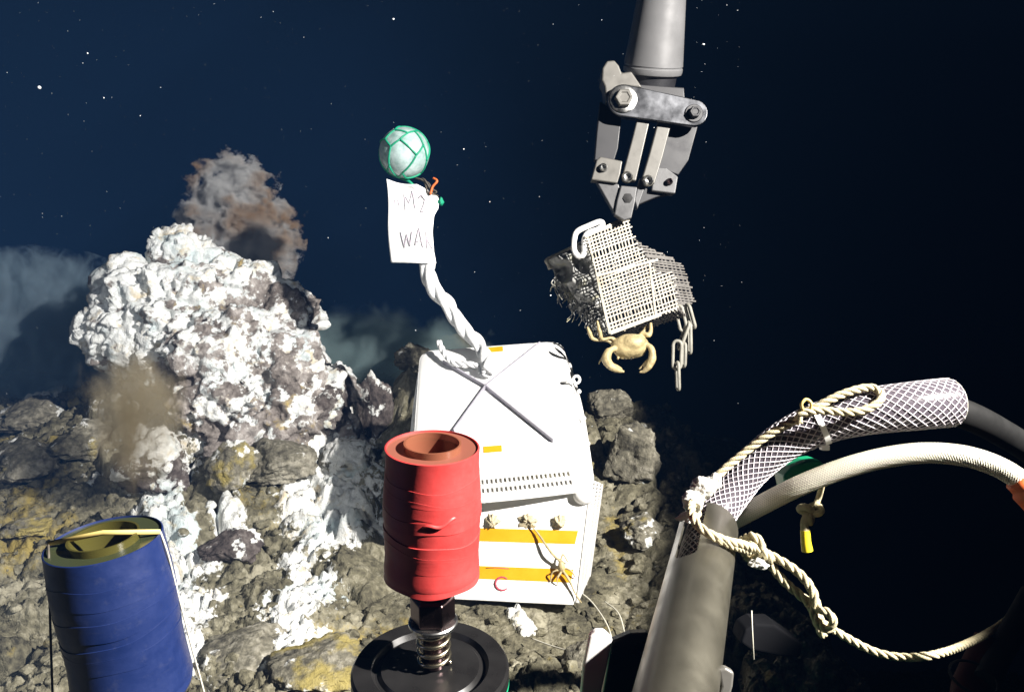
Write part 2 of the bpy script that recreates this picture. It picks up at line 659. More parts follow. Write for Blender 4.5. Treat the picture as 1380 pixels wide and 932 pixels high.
WHITE_RUNS = [gp([(445, 560, .10), (440, 640, .13), (425, 720, .11), (405, 790, .08), (392, 860, .06), (385, 930, .05)]),
              gp([(455, 590, .10), (480, 700, .12), (450, 740, .08)]),
              gp([(215, 600, .07), (225, 680, .08), (240, 760, .08), (246, 840, .06), (240, 930, .05)]),
              gp([(275, 540, .04), (290, 590, .03)]),
              gp([(300, 710, .05), (330, 740, .05)]),
              gp([(694, 815, .02), (712, 838, .02)]),
              gp([(855, 610, .04), (850, 660, .03)]),
              gp([(130, 490, .05), (60, 560, .05)])]
OCHRE = [gp([(60, 640, .1), (20, 760, .12), (90, 720, .06)]), gp([(420, 880, .10), (470, 850, .09), (560, 830, .06)]), gp([(826, 690, .05), (840, 760, .04)]),
         gp([(310, 660, .05), (330, 670, .04)]), gp([(120, 560, .1), (30, 600, .1)])]


def floor_height(X, Y):
    p = np.stack([X, Y, np.zeros_like(X)], 1)
    z = 0.055 * fbm(p * 1.1, 3, 5) + 0.0 * X
    # apron of the mound and the gully right of it
    z += 0.20 * np.exp(-(((X + 0.92) / 0.55) ** 2 + ((Y - 2.45) / 0.5) ** 2))
    z -= 0.16 * np.exp(-(((X + 0.47) / 0.13) ** 2 + ((Y - 2.45) / 0.26) ** 2))
    z += 0.10 * np.exp(-(((X + 0.33) / 0.10) ** 2 + ((Y - 2.62) / 0.13) ** 2))
    # far rise on the left, ridge behind, then the slope falls away
    z += 0.10 * np.exp(-(((X + 2.75) / 0.9) ** 2 + ((Y - 4.3) / 0.55) ** 2))
    z -= 0.42 * np.maximum(0, Y - 4.4) + 0.5 * np.maximum(0, Y - 3.7) * sstep(-2.0, -1.2, X)
    z -= 1.1 * sstep(0.52, 1.15, X) * sstep(0.9, 1.5, Y)
    z -= 0.9 * sstep(2.62, 3.5, Y) * sstep(-0.30, 0.32, X)
    # craggy blocks
    w = np.stack([vnoise(p * 7, 31), vnoise(p * 7 + 50, 32), 0 * X], 1)
    near = 1.0
    for s, amp, seed, tilt in ((5.2, 0.045, 1, .6), (12.0, 0.016, 2, .55), (30.0, 0.0085, 3, .5), (70.0, 0.005, 4, .5)):
        f1, f2, idv, ox, oy = worley(p * s + w * 0.22, seed * 10, True)
        e = f2 - f1
        dome = 1 - np.exp(-e / 0.07)
        ang = idv * 40.0
        t = (np.cos(ang) * ox + np.sin(ang) * oy) * tilt
        z += amp * (dome * (0.5 + 0.9 * idv + t) - 0.55)
    z += 0.007 * fbm(p * 26, 4, 9)
    # the crates lie in a flatter, slightly sunken spot
    k = sstep(0.42, 0.26, np.abs(X + 0.0)) * sstep(1.25, 1.42, Y) * sstep(2.2, 1.95, Y)
    z += 0.006 * (1 - np.abs(fbm(p * 34 + 5, 4, 19, 0.6)) * 1.6)
    return z * (1 - 0.75 * k) - 0.035 * k


# craters flatten under the placed equipment
def make_seafloor():
    ys = np.concatenate([np.linspace(-14, 0.75, 14)[:-1], np.geomspace(0.75, 6.2, 560), np.linspace(6.4, 40, 24)])
    t = np.concatenate([np.linspace(-8, -1.0, 12)[:-1], np.linspace(-1.0, 0.80, 640), np.linspace(0.8, 8, 12)[1:]])
    Yg, Tg = np.meshgrid(ys, t, indexing='ij')
    Xg = Tg * np.maximum(np.abs(Yg), 1.0)
    X, Y = Xg.ravel(), Yg.ravel()
    z = floor_height(X, Y)
    p = np.stack([X, Y, 0 * X], 1)
    wn = fbm(p * 11, 5, 77, 0.62)
    wh = np.full(X.shape, -1.0)
    for run in WHITE_RUNS:
        wh = np.maximum(wh, 1.15 - 0.85 * poly_dist(X, Y, run) + 0.5 * wn)
    # thin crust on the mound's apron
    wh = np.maximum(wh, 0.75 * np.exp(-(((X + 0.85) / 0.55) ** 2 + ((Y - 2.25) / 0.35) ** 2)) - 0.25 + 0.4 * wn)
    wh = np.maximum(wh, 0.12 * fbm(p * 4 + 9, 3, 12) + 0.08)
    f1, f2, idv, _, _ = worley(p * 52, 140, True)
    g1, _, gid, _, _ = worley(p * 110, 150, True)
    z = z + sstep(0.35, 0.8, wh) * (0.013 * np.sqrt(np.maximum(0, 1 - f1 ** 2)) * (0.3 + idv) + 0.005 * (1 - g1) * gid)
    oc = np.full(X.shape, -0.6)
    for run in OCHRE:
        oc = np.maximum(oc, 0.65 - 0.5 * poly_dist(X, Y, run))
    oc = np.maximum(oc, 0.35 * fbm(p * 3.1 + 4, 3, 15) - 0.05)
    vs = np.stack([X, Y, z], 1)
    nr, nc = Yg.shape
    i = np.arange(nr * nc).reshape(nr, nc)
    fs = np.stack([i[:-1, :-1].ravel(), i[:-1, 1:].ravel(), i[1:, 1:].ravel(), i[1:, :-1].ravel()], 1)
    o = link("seafloor", vs, fs, 'ground', origin=(0, 0, 0), kind='structure', label="rocky grey brown seafloor with white and yellow stained patches")
    set_attr(o, "white", np.clip(wh, -1, 1.2))
    set_attr(o, "ochre", np.clip(oc, -1, 1))


make_seafloor()


def floor_z(x, y):
    return float(floor_height(np.array([x]), np.array([y]))[0])


# ---- rocks
def ico(sub):
    bm = bmesh.new()
    bmesh.ops.create_icosphere(bm, subdivisions=sub, radius=1)
    v = np.array([x.co[:] for x in bm.verts]); f = [tuple(q.index for q in p.verts) for p in bm.faces]
    bm.free()
    return v, f


ICO5, ICO4, ICO2 = ico(5), ico(4), ico(2)


def rock_shape(base, r, seed, sc=(1, 1, 0.8), rough=1.0):
    v, f = base
    rg = np.random.default_rng(seed)
    q = v.copy()
    for _ in range(9):                                   # broken faces
        n = rg.normal(size=3); n /= np.linalg.norm(n)
        h = rg.uniform(0.55, 0.9)
        dd = q @ n - h
        q -= np.where(dd > 0, dd * 0.9, 0)[:, None] * n
    off = rg.uniform(0, 50, 3)
    f1, f2, idv, _, _ = worley(q * 2.6 + off, seed)
    g1, g2, _, _, _ = worley(q * 7 + off, seed + 9)
    k = 1 + rough * (0.16 * fbm(q * 1.6 + off, 4, seed) + 0.10 * (np.minimum(f2 - f1, 0.5) - 0.25) + 0.08 * (idv - 0.5) + 0.055 * fbm(q * 7 + off, 4, seed + 3, 0.6) + 0.03 * (np.minimum(g2 - g1, 0.4) - 0.2))
    return q * k[:, None] * r * np.array(sc), f


def boulder(px, py, size, seed, label, mat='rock_grey', white=0.0, ochre=-0.3, sc=(1, 1, 0.8), top_only=True, sub=ICO5, sink=0.35):
    """size: half width in photo pixels"""
    g = G(px, py + size * 0.55, 0.02)
    d = (g - C0).dot(CF)
    r = size * d / FPX
    v, f = rock_shape(sub, r, seed, sc)
    a = seed * 1.7
    R = np.array([[math.cos(a), -math.sin(a), 0], [math.sin(a), math.cos(a), 0], [0, 0, 1]])
    v = v @ R.T
    c = np.array([g.x, g.y, floor_z(g.x, g.y) + r * sc[2] * (1 - sink) * 0.8])
    w = v + c
    o = link("boulder", w, f, mat, label=label, cat="rock", group="rocks scattered round the mineral mound")
    n = fbm(v / r * 2.0 + seed, 4, seed)
    set_attr(o, "white", np.clip(white + 0.55 * n + (0.35 * v[:, 2] / r if top_only else 0), -1, 1.2))
    set_attr(o, "ochre", np.clip(ochre + 0.5 * fbm(v / r * 1.5 + 7 + seed, 3, seed + 5), -1, 1))
    return o


ROCKS = [
    (318, 655, 40, 11, "pale rounded boulder with white cap and mustard yellow flank below the mound", 'rock_grey', 0.25, 0.35, (1, 1, .95)),
    (215, 645, 52, 12, "dark brown rock with thick white rim crust above the blue cylinder", 'rock_dark', 0.35, -0.5, (1.05, 1, .85)),
    (312, 722, 36, 13, "small brown rock edged with white crust below the mustard boulder", 'rock_dark', 0.30, -0.2, (1.1, 1, .7)),
    (430, 590, 52, 14, "purplish brown rock crusted white right of the mound's foot", 'rock_dark', 0.30, -0.6, (1.1, 1, .8)),
    (510, 560, 34, 15, "dark upright rock with white tip beside the white crate's left edge", 'rock_dark', 0.16, -0.6, (.8, .8, 1.3)),
    (380, 640, 48, 16, "grey cracked slab between the mustard boulder and the white streak", 'rock_grey', -0.15, -0.5, (1.2, 1, .55)),
    (470, 625, 40, 17, "white coated rock just left of the red cylinder", 'rock_grey', 0.75, -0.6, (1, 1, .7)),
    (345, 590, 44, 18, "grey rough rock under the middle of the mound", 'rock_grey', -0.05, -0.5, (1.2, 1, .6)),
    (848, 622, 44, 19, "square grey boulder behind the right side of the crates", 'rock_grey', -0.2, -0.4, (1, 1, .95)),
    (822, 560, 30, 20, "dark lumpy rock right of the upper crate under the crab", 'rock_grey', -0.2, -0.6, (1, 1, .8)),
    (60, 555, 46, 21, "lilac grey rock at the left below the hazy ridge", 'rock_grey', 0.05, -0.6, (1.2, 1, .6)),
    (30, 635, 44, 22, "flat grey rock at the left edge above the yellow stain", 'rock_grey', -0.2, -0.3, (1.2, 1, .55)),
    (330, 850, 60, 23, "broad flat grey rock slab right of the blue cylinder", 'rock_grey', -0.1, -0.3, (1.1, 1.1, .4)),
    (430, 885, 58, 24, "mustard brown broken slab left of the black drum", 'rock_grey', 0.02, 0.45, (1.15, 1, .5)),
    (800, 880, 40, 25, "low grey rock left of the white edged bracket", 'rock_grey', -0.25, -0.2, (1.1, 1, .5)),
    (870, 700, 34, 26, "olive grey rock between the lower crate and steel tube", 'rock_grey', 0.05, 0.2, (1, 1, .6)),
    (120, 620, 40, 27, "brown olive rock behind the drifting brown plume", 'rock_grey', -0.1, 0.2, (1.1, 1, .6)),
    (45, 705, 30, 28, "yellow stained stone at the left edge beside the blue cylinder", 'rock_grey', -0.3, 0.6, (1.2, 1, .5)),
    (960, 520, 56, 29, "dim rock in the dark beyond the hanging chain", 'rock_grey', -0.3, -0.5, (1.2, 1, .9)),
    (560, 545, 26, 30, "small grey rock touching the upper crate's left edge", 'rock_grey', -0.1, -0.5, (1, 1, .8)),
]
for (px, py, s, seed, lab, mt, wh, oc, scl) in ROCKS:
    boulder(px, py, s, seed, lab, mt, wh, oc, scl)


def rubble():
    """loose stones too many and too small to count"""
    mb = MB(); vals = []; ocs = []
    V0, F0 = ICO2
    protos = [rock_shape(ICO2, 1.0, 100 + k, (1, 1, 1), 1.2)[0] for k in range(60)]
    VV, FF, off = [], [], 0
    for k in range(4200):
        t = rng.uniform(-0.72, 0.62); y = 1.0 + 2.9 * rng.random() ** 1.5
        x = t * y
        r = (0.003 + 0.014 * rng.random() ** 3.5) * (0.8 + 0.25 * y)
        v = protos[k % 60] * r * np.array([1, rng.uniform(.7, 1.1), rng.uniform(.5, .9)])
        a = rng.uniform(0, 6.28)
        R = np.array([[math.cos(a), -math.sin(a), 0], [math.sin(a), math.cos(a), 0], [0, 0, 1]])
        VV.append(v @ R.T + np.array([x, y, 0])); FF += [(p + off, q + off, s + off) for p, q, s in F0]
        off += len(v)
        vals.append((x, y, r))
    xs = np.array([a[0] for a in vals]); yy = np.array([a[1] for a in vals])
    zz = floor_height(xs, yy)
    wv = []
    for k in range(len(VV)):
        VV[k][:, 2] += zz[k] + vals[k][2] * 0.25
    w = np.concatenate(VV)
    o = link("rubble", w, FF, 'ground', kind='stuff', origin=(0, 0, 0), label="small loose stones over the seafloor", smooth=False)
    wh = np.full(xs.shape, -0.35)
    for run in WHITE_RUNS:
        wh = np.maximum(wh, 1.0 - 0.8 * poly_dist(xs, yy, run))
    set_attr(o, "white", np.repeat(np.clip(wh + rng.uniform(-.3, .3, len(xs)), -1, 1), len(V0)))
    set_attr(o, "ochre", np.repeat(rng.uniform(-.9, .35, len(xs)), len(V0)))


rubble()


# ---- the white crusted mound
def mound():
    mb = MB()
    D = 2.55
    blobs = [(245, 430, 2.55, 96), (180, 425, 2.50, 66), (235, 335, 2.60, 40), (262, 345, 2.62, 36), (215, 322, 2.58, 20), (165, 372, 2.55, 34),
             (310, 405, 2.60, 72), (365, 435, 2.60, 66), (395, 425, 2.66, 34), (400, 470, 2.62, 42), (300, 480, 2.45, 82), (370, 510, 2.48, 74),
             (300, 555, 2.42, 70), (380, 565, 2.42, 64), (250, 500, 2.45, 44), (435, 525, 2.55, 36), (455, 505, 2.58, 18), (150, 445, 2.50, 44),
             (335, 610, 2.40, 70), (270, 590, 2.5, 60), (420, 590, 2.5, 50), (160, 352, 2.56, 12), (285, 560, 2.38, 22), (290, 585, 2.36, 16), (245, 530, 2.40, 24)]
    for x, y, d, r in blobs:
        rr = r * d / FPX * (0.84 if y < 500 else 0.95)
        c = V(x + (6 if y < 500 else 0), y + (8 if y < 500 else 0), d)
        mb.add(*ball(c, rr, 24, 14, (1, 0.9, 1)))
    co, nr, fs = remesh(mb, 0.0058)
    co = relax(co, fs, 3)
    # lumpy growth: bubbles over bubbles
    for s, a, seed in ((9.0, 0.040, 3), (20.0, 0.026, 5), (46.0, 0.015, 6), (95.0, 0.007, 8)):
        w = np.stack([vnoise(co * s * 1.3, 90 + seed), vnoise(co * s * 1.3 + 31, 91 + seed), vnoise(co * s * 1.3 + 67, 92 + seed)], 1) * 0.25
        f1, f2, idv, _, _ = worley(co * s + w, seed)
        co = co + nr * (a * (np.sqrt(np.maximum(0, 1 - f1 ** 2)) * (0.5 + 0.9 * idv) - 0.55) * (0.85 + 0.75 * fbm(co * s * 0.35 + 3, 2, seed + 40)))[:, None]
    co = co + nr * (0.026 * fbm(co * 6, 4, 44) - 0.03 * sstep(0.35, 0.75, fbm(co * 8 + 11, 3, 47)))[:, None]
    base = V(280, 640, 2.5)
    o = link("mineral_mound", co, fs, 'mound', origin=(base.x, base.y, 0.0), label="tall knobbly mound crusted with white growth and brown gaps", cat="mineral mound")
    n = fbm(co * 4.2 + 3, 4, 60)
    n2 = fbm(co * 13 + 8, 4, 66)
    top = sstep(0.12, 0.42, co[:, 2])
    left = sstep(-0.45, -1.1, co[:, 0])
    white = 0.34 + 0.42 * top * (0.4 + 0.6 * left) + 0.15 * left + 0.26 * n + 0.42 * n2 + 0.2 * fbm(co * 34, 3, 68)
    white -= 0.25 * (1 - sstep(0.05, 0.25, co[:, 2]))
    set_attr(o, "white", np.clip(white, -1, 1.3))
    set_attr(o, "ochre", np.clip(-0.15 + 0.6 * fbm(co * 5 + 20, 4, 70), -1, 1))


mound()


# ================================================================== EQUIPMENT IN THE FOREGROUND
def tape_cylinder(name, base, axis, r_top, r_bot, h, mat, top_mat, bore_mat, label, seed):
    """roll-shaped sampler: taped wall, clear top disc with a raised inner tube"""
    axis = axis.normalized()
    t = thing(name, base, label, "sampler cylinder")
    rc = 0.010
    prof = [(r_bot * 0.35, 0.0), (r_bot - rc, 0.0)]
    for k in range(1, 7):
        a = math.pi / 2 * k / 6
        prof.append((r_bot - rc + rc * math.sin(a), rc - rc * math.cos(a)))
    nst = 26
    for k in range(1, nst + 1):
        u = k / nst
        prof.append((r_bot + (r_top - r_bot) * u + 0.0009 * math.sin(u * 9 + seed), rc + (h - rc) * u))
    prof += [(r_top - 0.0018, h + 0.0004), (r_top - 0.0022, h - 0.002)]
    vs, fs = lathe(prof, base, axis, 96)
    link('tape_wall', vs, fs, mat, t, auto=50)
    # clear disc and bore
    bore = r_top * 0.56
    vs, fs = lathe([(r_top - 0.0021, h - 0.0012), (bore + 0.0018, h - 0.0022), (bore + 0.0012, h - 0.0022)], base, axis, 72)
    link('top_disc', vs, fs, top_mat, t)
    vs, fs = lathe([(bore + 0.0016, h - 0.004), (bore + 0.0016, h + 0.0036), (bore, h + 0.0036), (bore, h - 0.045), (0.0, h - 0.045)], base, axis, 72)
    link('inner_tube', vs, fs, bore_mat, t, auto=40)
    # overlapping turns of tape
    x = (Vector((1, 0, 0)) - axis * axis.x).normalized(); y = axis.cross(x)
    rg = random.Random(seed)
    for k in range(6):
        hc = h * (0.12 + 0.13 * k) + rg.uniform(-.007, .007)
        tl = rg.uniform(-0.16, 0.16); ph = rg.uniform(0, 6.28); wd = rg.uniform(0.010, 0.016)
        vs, fs = [], []
        N = 72
        for i in range(N):
            a = 2 * math.pi * i / N
            d = x * math.cos(a) + y * math.sin(a)
            hh = hc + tl * r_top * math.cos(a - ph) + 0.0008 * math.sin(a * 5 + k)
            for j, (dr, dh) in enumerate(((-0.0004, -wd / 2), (0.0004, -wd / 2 + .0003), (0.0002, 0), (0.0004, wd / 2 - .0003), (-0.0004, wd / 2))):
                u = min(1, max(0, (hh + dh) / h))
                vs.append(base + d * (r_bot + (r_top - r_bot) * u + 0.0009 * math.sin(u * 9 + seed) + dr) + axis * (hh + dh))
        for i in range(N):
            l = (i + 1) % N
            for j in range(4):
                fs.append((i * 5 + j, l * 5 + j, l * 5 + j + 1, i * 5 + j + 1))
        link('tape_turn', vs, fs, mat, t, auto=50)
    return t, x, y


# black drum with the red sampler on its bolt
dc = V(580, 897, 0.72)
DR = 106 * 0.72 / FPX
drum = thing("black_drum", (dc.x, dc.y, dc.z - 0.5), "black flat topped drum with green sides under the red sampler", "drum")
b0 = Vector((dc.x, dc.y, dc.z))
vs, fs = lathe([(0, 0.0), (DR * .62, 0.0), (DR * .66, -0.0035), (DR * .70, -0.0035), (DR * .745, 0.0012), (DR * .97, 0.0012), (DR, -0.002), (DR, -0.012), (DR * .985, -0.012)], b0, seg=128)
link('drum_top', vs, fs, 'black', drum, auto=30)
vs, fs = lathe([(DR * 1.002, -0.0125), (DR * 1.002, -0.0165), (DR * .985, -0.0165)], b0, seg=96)
link('rim', vs, fs, 'green', drum, auto=40)
vs, fs = lathe([(DR * .985, -0.012), (DR * .985, -0.5), (0, -0.5)], b0, seg=96)
link('side_wall', vs, fs, 'green', drum, auto=40)

rb = Vector((dc.x + 0.0035, dc.y, 0.629))
red, rx, ry = tape_cylinder("red_sampler", rb, Vector((0.03, 0.0, 1)), 0.0392, 0.0405, 0.119, 'red_tape', 'red_clear', 'amber_clear',
                            "red tape wrapped cylinder standing on a bolt above the black drum", 3)
# loose fold of tape standing off the wall
ra = Vector((0.03, 0.0, 1)).normalized()
rxx = (Vector((1, 0, 0)) - ra * ra.x).normalized(); ryy = ra.cross(rxx)


def on_red(ang, hgt, off):
    return rb + ra * hgt + (rxx * math.cos(ang) + ryy * math.sin(ang)) * (0.0402 + off)


fv = []
for i in range(15):
    u = i / 14
    ang = math.radians(-98 + 42 * u)
    hh = 0.066 + 0.006 * u + 0.0016 * math.sin(u * 9)
    lift = 0.0032 * math.sin(math.pi * u) ** 0.7
    fv += [on_red(ang, hh + 0.0022, -0.0008), on_red(ang, hh + 0.001, lift), on_red(ang, hh - 0.0006, lift * 0.9), on_red(ang, hh - 0.0016, -0.0008)]
ff = [(i * 4 + j, (i + 1) * 4 + j, (i + 1) * 4 + j + 1, i * 4 + j + 1) for i in range(14) for j in range(3)]
link('tape_fold', fv, ff, 'red_tape', red)
vs, fs = lathe([(0, 0.012), (0.0125, 0.012), (0.0125, -0.03), (0, -0.03)], rb, seg=32)
link('stem', vs, fs, 'dark_steel', red, auto=40)
nb = Vector((rb.x, rb.y, 0.588))
vs, fs = lathe([(0, 0.025), (0.0165, 0.025), (0.0195, 0.022), (0.0195, 0.002), (0.0175, 0), (0, 0)], nb, seg=6)
o = link('hex_nut', vs, fs, 'dark_steel', red, smooth=False)
bevel(o, 0.0008)
vs, fs = lathe([(0.008, 0.0), (0.0205, 0.0), (0.0215, -0.001), (0.0215, -0.0035), (0.0205, -0.0045), (0.008, -0.0045)], nb, seg=48)
link('washer', vs, fs, 'steel', red, auto=40)
sp = []
for k in range(0, 170):
    a = k * 0.16
    sp.append(Vector((rb.x + 0.0135 * math.cos(a), rb.y + 0.0135 * math.sin(a), dc.z + 0.003 + (0.583 - dc.z - 0.003) * k / 170)))
vs, fs = sweep(sp, 0.0019, 8)
link('spring', vs, fs, 'brass', red)
vs, fs = lathe([(0, 0.0), (0.0095, 0.0), (0.0095, -0.045), (0, -0.045)], nb, seg=24)
link('bolt_shank', vs, fs, 'dark_steel', red, auto=40)

# blue sampler
btop = V(140, 727, 0.625)
bax = (CU * 0.965 + Vector((-0.065, 0, 0)) + Vector((0, 0, 0.0)))
bax = Vector((-0.072, 0.02, 1)).normalized()
bh = 0.138
blue, bx_, by_ = tape_cylinder("blue_sampler", btop - bax * bh, bax, 0.0432, 0.0440, bh, 'blue_tape', 'olive_clear', 'olive_amber',
                               "dark blue tape wrapped cylinder with a tan elastic across its top", 8)
vs, fs = lathe([(0.014, 0.002), (0.014, -0.45), (0, -0.45)], btop - bax * bh, seg=24)
link('stem', vs, fs, 'dark_steel', blue, auto=40)
e0 = btop + (V(64, 732, .61) - btop)
pa = V(65, 733, 0.620); pb = V(216, 716, 0.628)
mb = MB()
mb.add(*sweep([pa + CU * 0.0005, pa.lerp(pb, .5) + bax * 0.0045, pb], 0.0021, 8, flat=0.6))
lower_l = [pa, V(66, 760, 0.605), V(68, 850, 0.63), V(71, 940, 0.66), V(74, 1010, 0.68)]
elastic = thing("elastic_cord", pa, "tan elastic band stretched over the blue cylinder and down its sides", "elastic band")
build(mb, 'band', 'elastic', elastic)
vs, fs = sweep(smooth_path(lower_l, 8), 0.0010, 6)
link('down_strand', vs, fs, 'cord_dark', elastic)
vs, fs = sweep(smooth_path([pb, V(226, 745, .632), V(240, 800, .65), V(258, 870, .67), V(277, 940, .69), V(290, 1000, .7)], 8), 0.0008, 6)
link('down_strand', vs, fs, 'line', elastic)


# ------------------------------------------------------------------ steel tube with slot
T = V(955, 712, 0.88); B = V(911, 932, 0.615)
tax = (T - B).normalized()
Lt = (T - B).length
tb = B - tax * 0.12
HT = Lt + 0.12
vs, fs = lathe([(0.0286, HT - 0.001), (0.0296, HT), (0.0308, HT - 0.001), (0.031, HT - 0.003), (0.031, 0.0), (0.0286, 0.0), (0.0286, HT - 0.001)], tb, tax, 96)
tube = link("steel_tube", vs, fs, 'dull_steel', origin=tb, label="dull steel pipe with a rounded slot near its mouth holding the braided hose", cat="steel pipe", auto=40)
ctr = V(916, 792, 0.84)
outd = (-CF * 0.915 - CR * 0.40); outd = (outd - tax * outd.dot(tax)).normalized()
sd = tax.cross(outd).normalized()
axp = tb + tax * ((ctr - tb).dot(tax))
hw, hl = 0.0112, 0.052
prof = []
for k in range(13):
    a = math.pi * k / 12
    prof.append((hw * math.cos(a), hl + hw * math.sin(a)))
for k in range(13):
    a = math.pi + math.pi * k / 12
    prof.append((hw * math.cos(a), -hl + hw * math.sin(a)))
p1 = [axp + sd * x + tax * y + outd * 0.006 for x, y in prof]
p2 = [axp + sd * x + tax * y + outd * 0.06 for x, y in prof]
n = len(prof)
fc = [tuple(reversed(range(n))), tuple(range(n, 2 * n))] + [(i, (i + 1) % n, n + (i + 1) % n, n + i) for i in range(n)]
cm = bpy.data.meshes.new("tmp_cut"); cm.from_pydata([tuple(p) for p in p1 + p2], [], fc)
bmx = bmesh.new(); bmx.from_mesh(cm); bmesh.ops.recalc_face_normals(bmx, faces=bmx.faces); bmx.to_mesh(cm); bmx.free()
bmx = bmesh.new(); bmx.from_mesh(tube.data); bmesh.ops.remove_doubles(bmx, verts=bmx.verts, dist=1e-6); bmesh.ops.recalc_face_normals(bmx, faces=bmx.faces); bmx.to_mesh(tube.data); bmx.free()
co_ = bpy.data.objects.new("tmp_cut", cm); COL.objects.link(co_)
md = tube.modifiers.new("slot", 'BOOLEAN'); md.operation = 'DIFFERENCE'; md.object = co_; md.solver = 'EXACT'
bpy.context.view_layer.update()
dg = bpy.context.evaluated_depsgraph_get()
nm = bpy.data.meshes.new_from_object(tube.evaluated_get(dg))
tube.modifiers.clear(); tube.data = nm
bpy.data.objects.remove(co_)
nm.polygons.foreach_set("use_smooth", [True] * len(nm.polygons)); nm.set_sharp_from_angle(angle=math.radians(35))

# ------------------------------------------------------------------ hoses
HR = 0.0215
hp = smooth_path([V(925, 835, .745), V(935, 790, .79), V(945, 740, .84), V(958, 705, .88), V(985, 665, .90), V(1015, 628, .905), V(1060, 592, .90), V(1115, 567, .89),
                  V(1170, 554, .88), V(1230, 547, .88), V(1279, 542, .89)], 10)
hp, _ = resample(hp, 0.006)
HRL = [HR - 0.001 + 0.0062 * float(sstep(0.45, 1.0, i / (len(hp) - 1))) for i in range(len(hp))]     # the hose widens towards its cut end
hose = thing("braided_hose", hp[0], "clear thick hose reinforced with a white diamond braid leaving the steel pipe", "hose")
vs, fs = sweep(hp, [r - 0.0006 for r in HRL], 40, caps=False)
vs2, fs2 = sweep(hp, [r - 0.0034 for r in HRL], 32, caps=False)
mb = MB().add(vs, fs).add(vs2, [f[::-1] for f in fs2])
nn = len(hp) - 1
o1, o2 = nn * 40, len(vs) + nn * 32
for k in range(40):
    l = (k + 1) % 40
    mb.f.append((o1 + k, o1 + l, o2 + int(l * 32 / 40) % 32, o2 + int(k * 32 / 40) % 32))
mb.f = [tuple(dict.fromkeys(f)) for f in mb.f]
build(mb, 'hose_wall', 'clear_hose', hose)
build(braid(hp, [r - 0.0004 for r in HRL], 18, 0.175, 0.00062), 'braid', 'hose_strand', hose)
vs, fs = sweep([hp[-1] + (hp[-1] - hp[-2]).normalized() * 0.0005 + f for f in [frames(hp)[-1][1] * math.cos(a) * (HRL[-1] - .0012) + frames(hp)[-1][2] * math.sin(a) * (HRL[-1] - .0012) for a in [2 * math.pi * k / 40 for k in range(40)]]], 0.0007, 6, closed=True)
link('cut_end', vs, fs, 'hose_white', hose)

wp = smooth_path([V(985, 702, .93), V(1030, 678, .90), V(1080, 653, .875), V(1140, 630, .86), V(1200, 615, .85), V(1260, 610, .845), V(1320, 619, .84), V(1372, 645, .835), V(1420, 695, .83)], 10)
wp, _ = resample(wp, 0.005)
wh = thing("white_hose", wp[0], "thin milky white hose with fine braid curving under the clear hose", "hose")
vs, fs = sweep(wp, 0.0106, 28)
link('hose_wall', vs, fs, 'hose_white', wh)
build(braid(wp, 0.0106, 16, 0.042, 0.00040, step=0.003), 'braid', 'hose_strand_b', wh)
op = [V(1371, 646, .834), V(1392, 668, .83), V(1430, 708, .83)]
vs, fs = sweep(smooth_path(op, 6), [0.0130] * 4 + [0.0160] * 9, 24)
link('end_fitting', vs, fs, 'orange', wh)

dp = smooth_path([V(1250, 545, .89), V(1300, 558, .92), V(1345, 580, .97), V(1395, 612, 1.02), V(1450, 660, 1.05)], 10)
vs, fs = sweep(dp, 0.0165, 24)
link("black_hose", vs, fs, 'hose_dark', origin=dp[0], label="black hose running on from the cut end of the clear hose", cat="hose")

# cable tie
i0 = min(range(len(hp)), key=lambda i: (hp[i] - V(1103, 575, .89)).length)
tn = (hp[i0 + 1] - hp[i0 - 1]).normalized()
tn2 = (tn + CU * 0.35).normalized()
vs, fs = lathe([(HR + 0.0006, -0.003), (HR + 0.0024, -0.003), (HR + 0.0024, 0.003), (HR + 0.0006, 0.003), (HR + 0.0006, -0.003)], hp[i0], tn, 48)
tie = thing("cable_tie", hp[i0], "flat white cable tie cinched round the clear braided hose", "cable tie")
o = link('strap', vs, fs, 'white_plastic', tie, auto=40)
hd = hp[i0] - CU * (HR + 0.004) + CR * 0.004
vs, fs = box(hd - CR * .004 - CU * .003 - CF * .006, CR * .009, CU * .006, CF * .008)
bevel(link('lock_head', vs, fs, 'white_plastic', tie, smooth=False), 0.001)

# ------------------------------------------------------------------ tan rope
RR = 0.0044
rope = thing("tan_rope", V(940, 700, .86), "tan laid rope lashing the clear hose to the steel pipe with a trailing tail", "rope")


def rseg(name, pts, R=RR, n=8):
    p, _ = resample(smooth_path([V(*q) for q in pts], n), 0.003)
    mb = laid_rope(p, R, R * 6.5, step=0.0028)
    return build(mb, name, 'rope_tan', rope)


rseg('upper_run', [(938, 700, .84), (946, 668, .86), (968, 640, .868), (1000, 612, .872), (1040, 583, .87), (1076, 563, .862)])
rseg('top_loop', [(1076, 570, .86), (1079, 556, .855), (1105, 553, .855), (1150, 555, .85), (1180, 545, .852), (1188, 531, .858), (1172, 522, .865), (1140, 529, .862), (1110, 543, .86), (1085, 558, .86)])
rseg('pipe_wrap', [(936, 668, .85), (932, 690, .805), (946, 712, .785), (975, 727, .785), (1000, 733, .80), (1018, 740, .82)])
rseg('pipe_wrap', [(930, 680, .84), (936, 704, .80), (955, 720, .783), (985, 735, .79), (1012, 744, .82)], 0.0036)
rseg('knot', [(1000, 728, .84), (1015, 722, .82), (1026, 734, .815), (1020, 752, .825), (1005, 748, .84), (1008, 732, .82), (1028, 742, .815), (1040, 756, .82)], 0.0046)
rseg('twin_run', [(1028, 748, .825), (1056, 782, .815), (1090, 812, .805), (1106, 836, .80)], 0.0046)
rseg('twin_run', [(1034, 745, .825), (1072, 768, .81), (1093, 792, .80), (1102, 822, .795)], 0.0046)
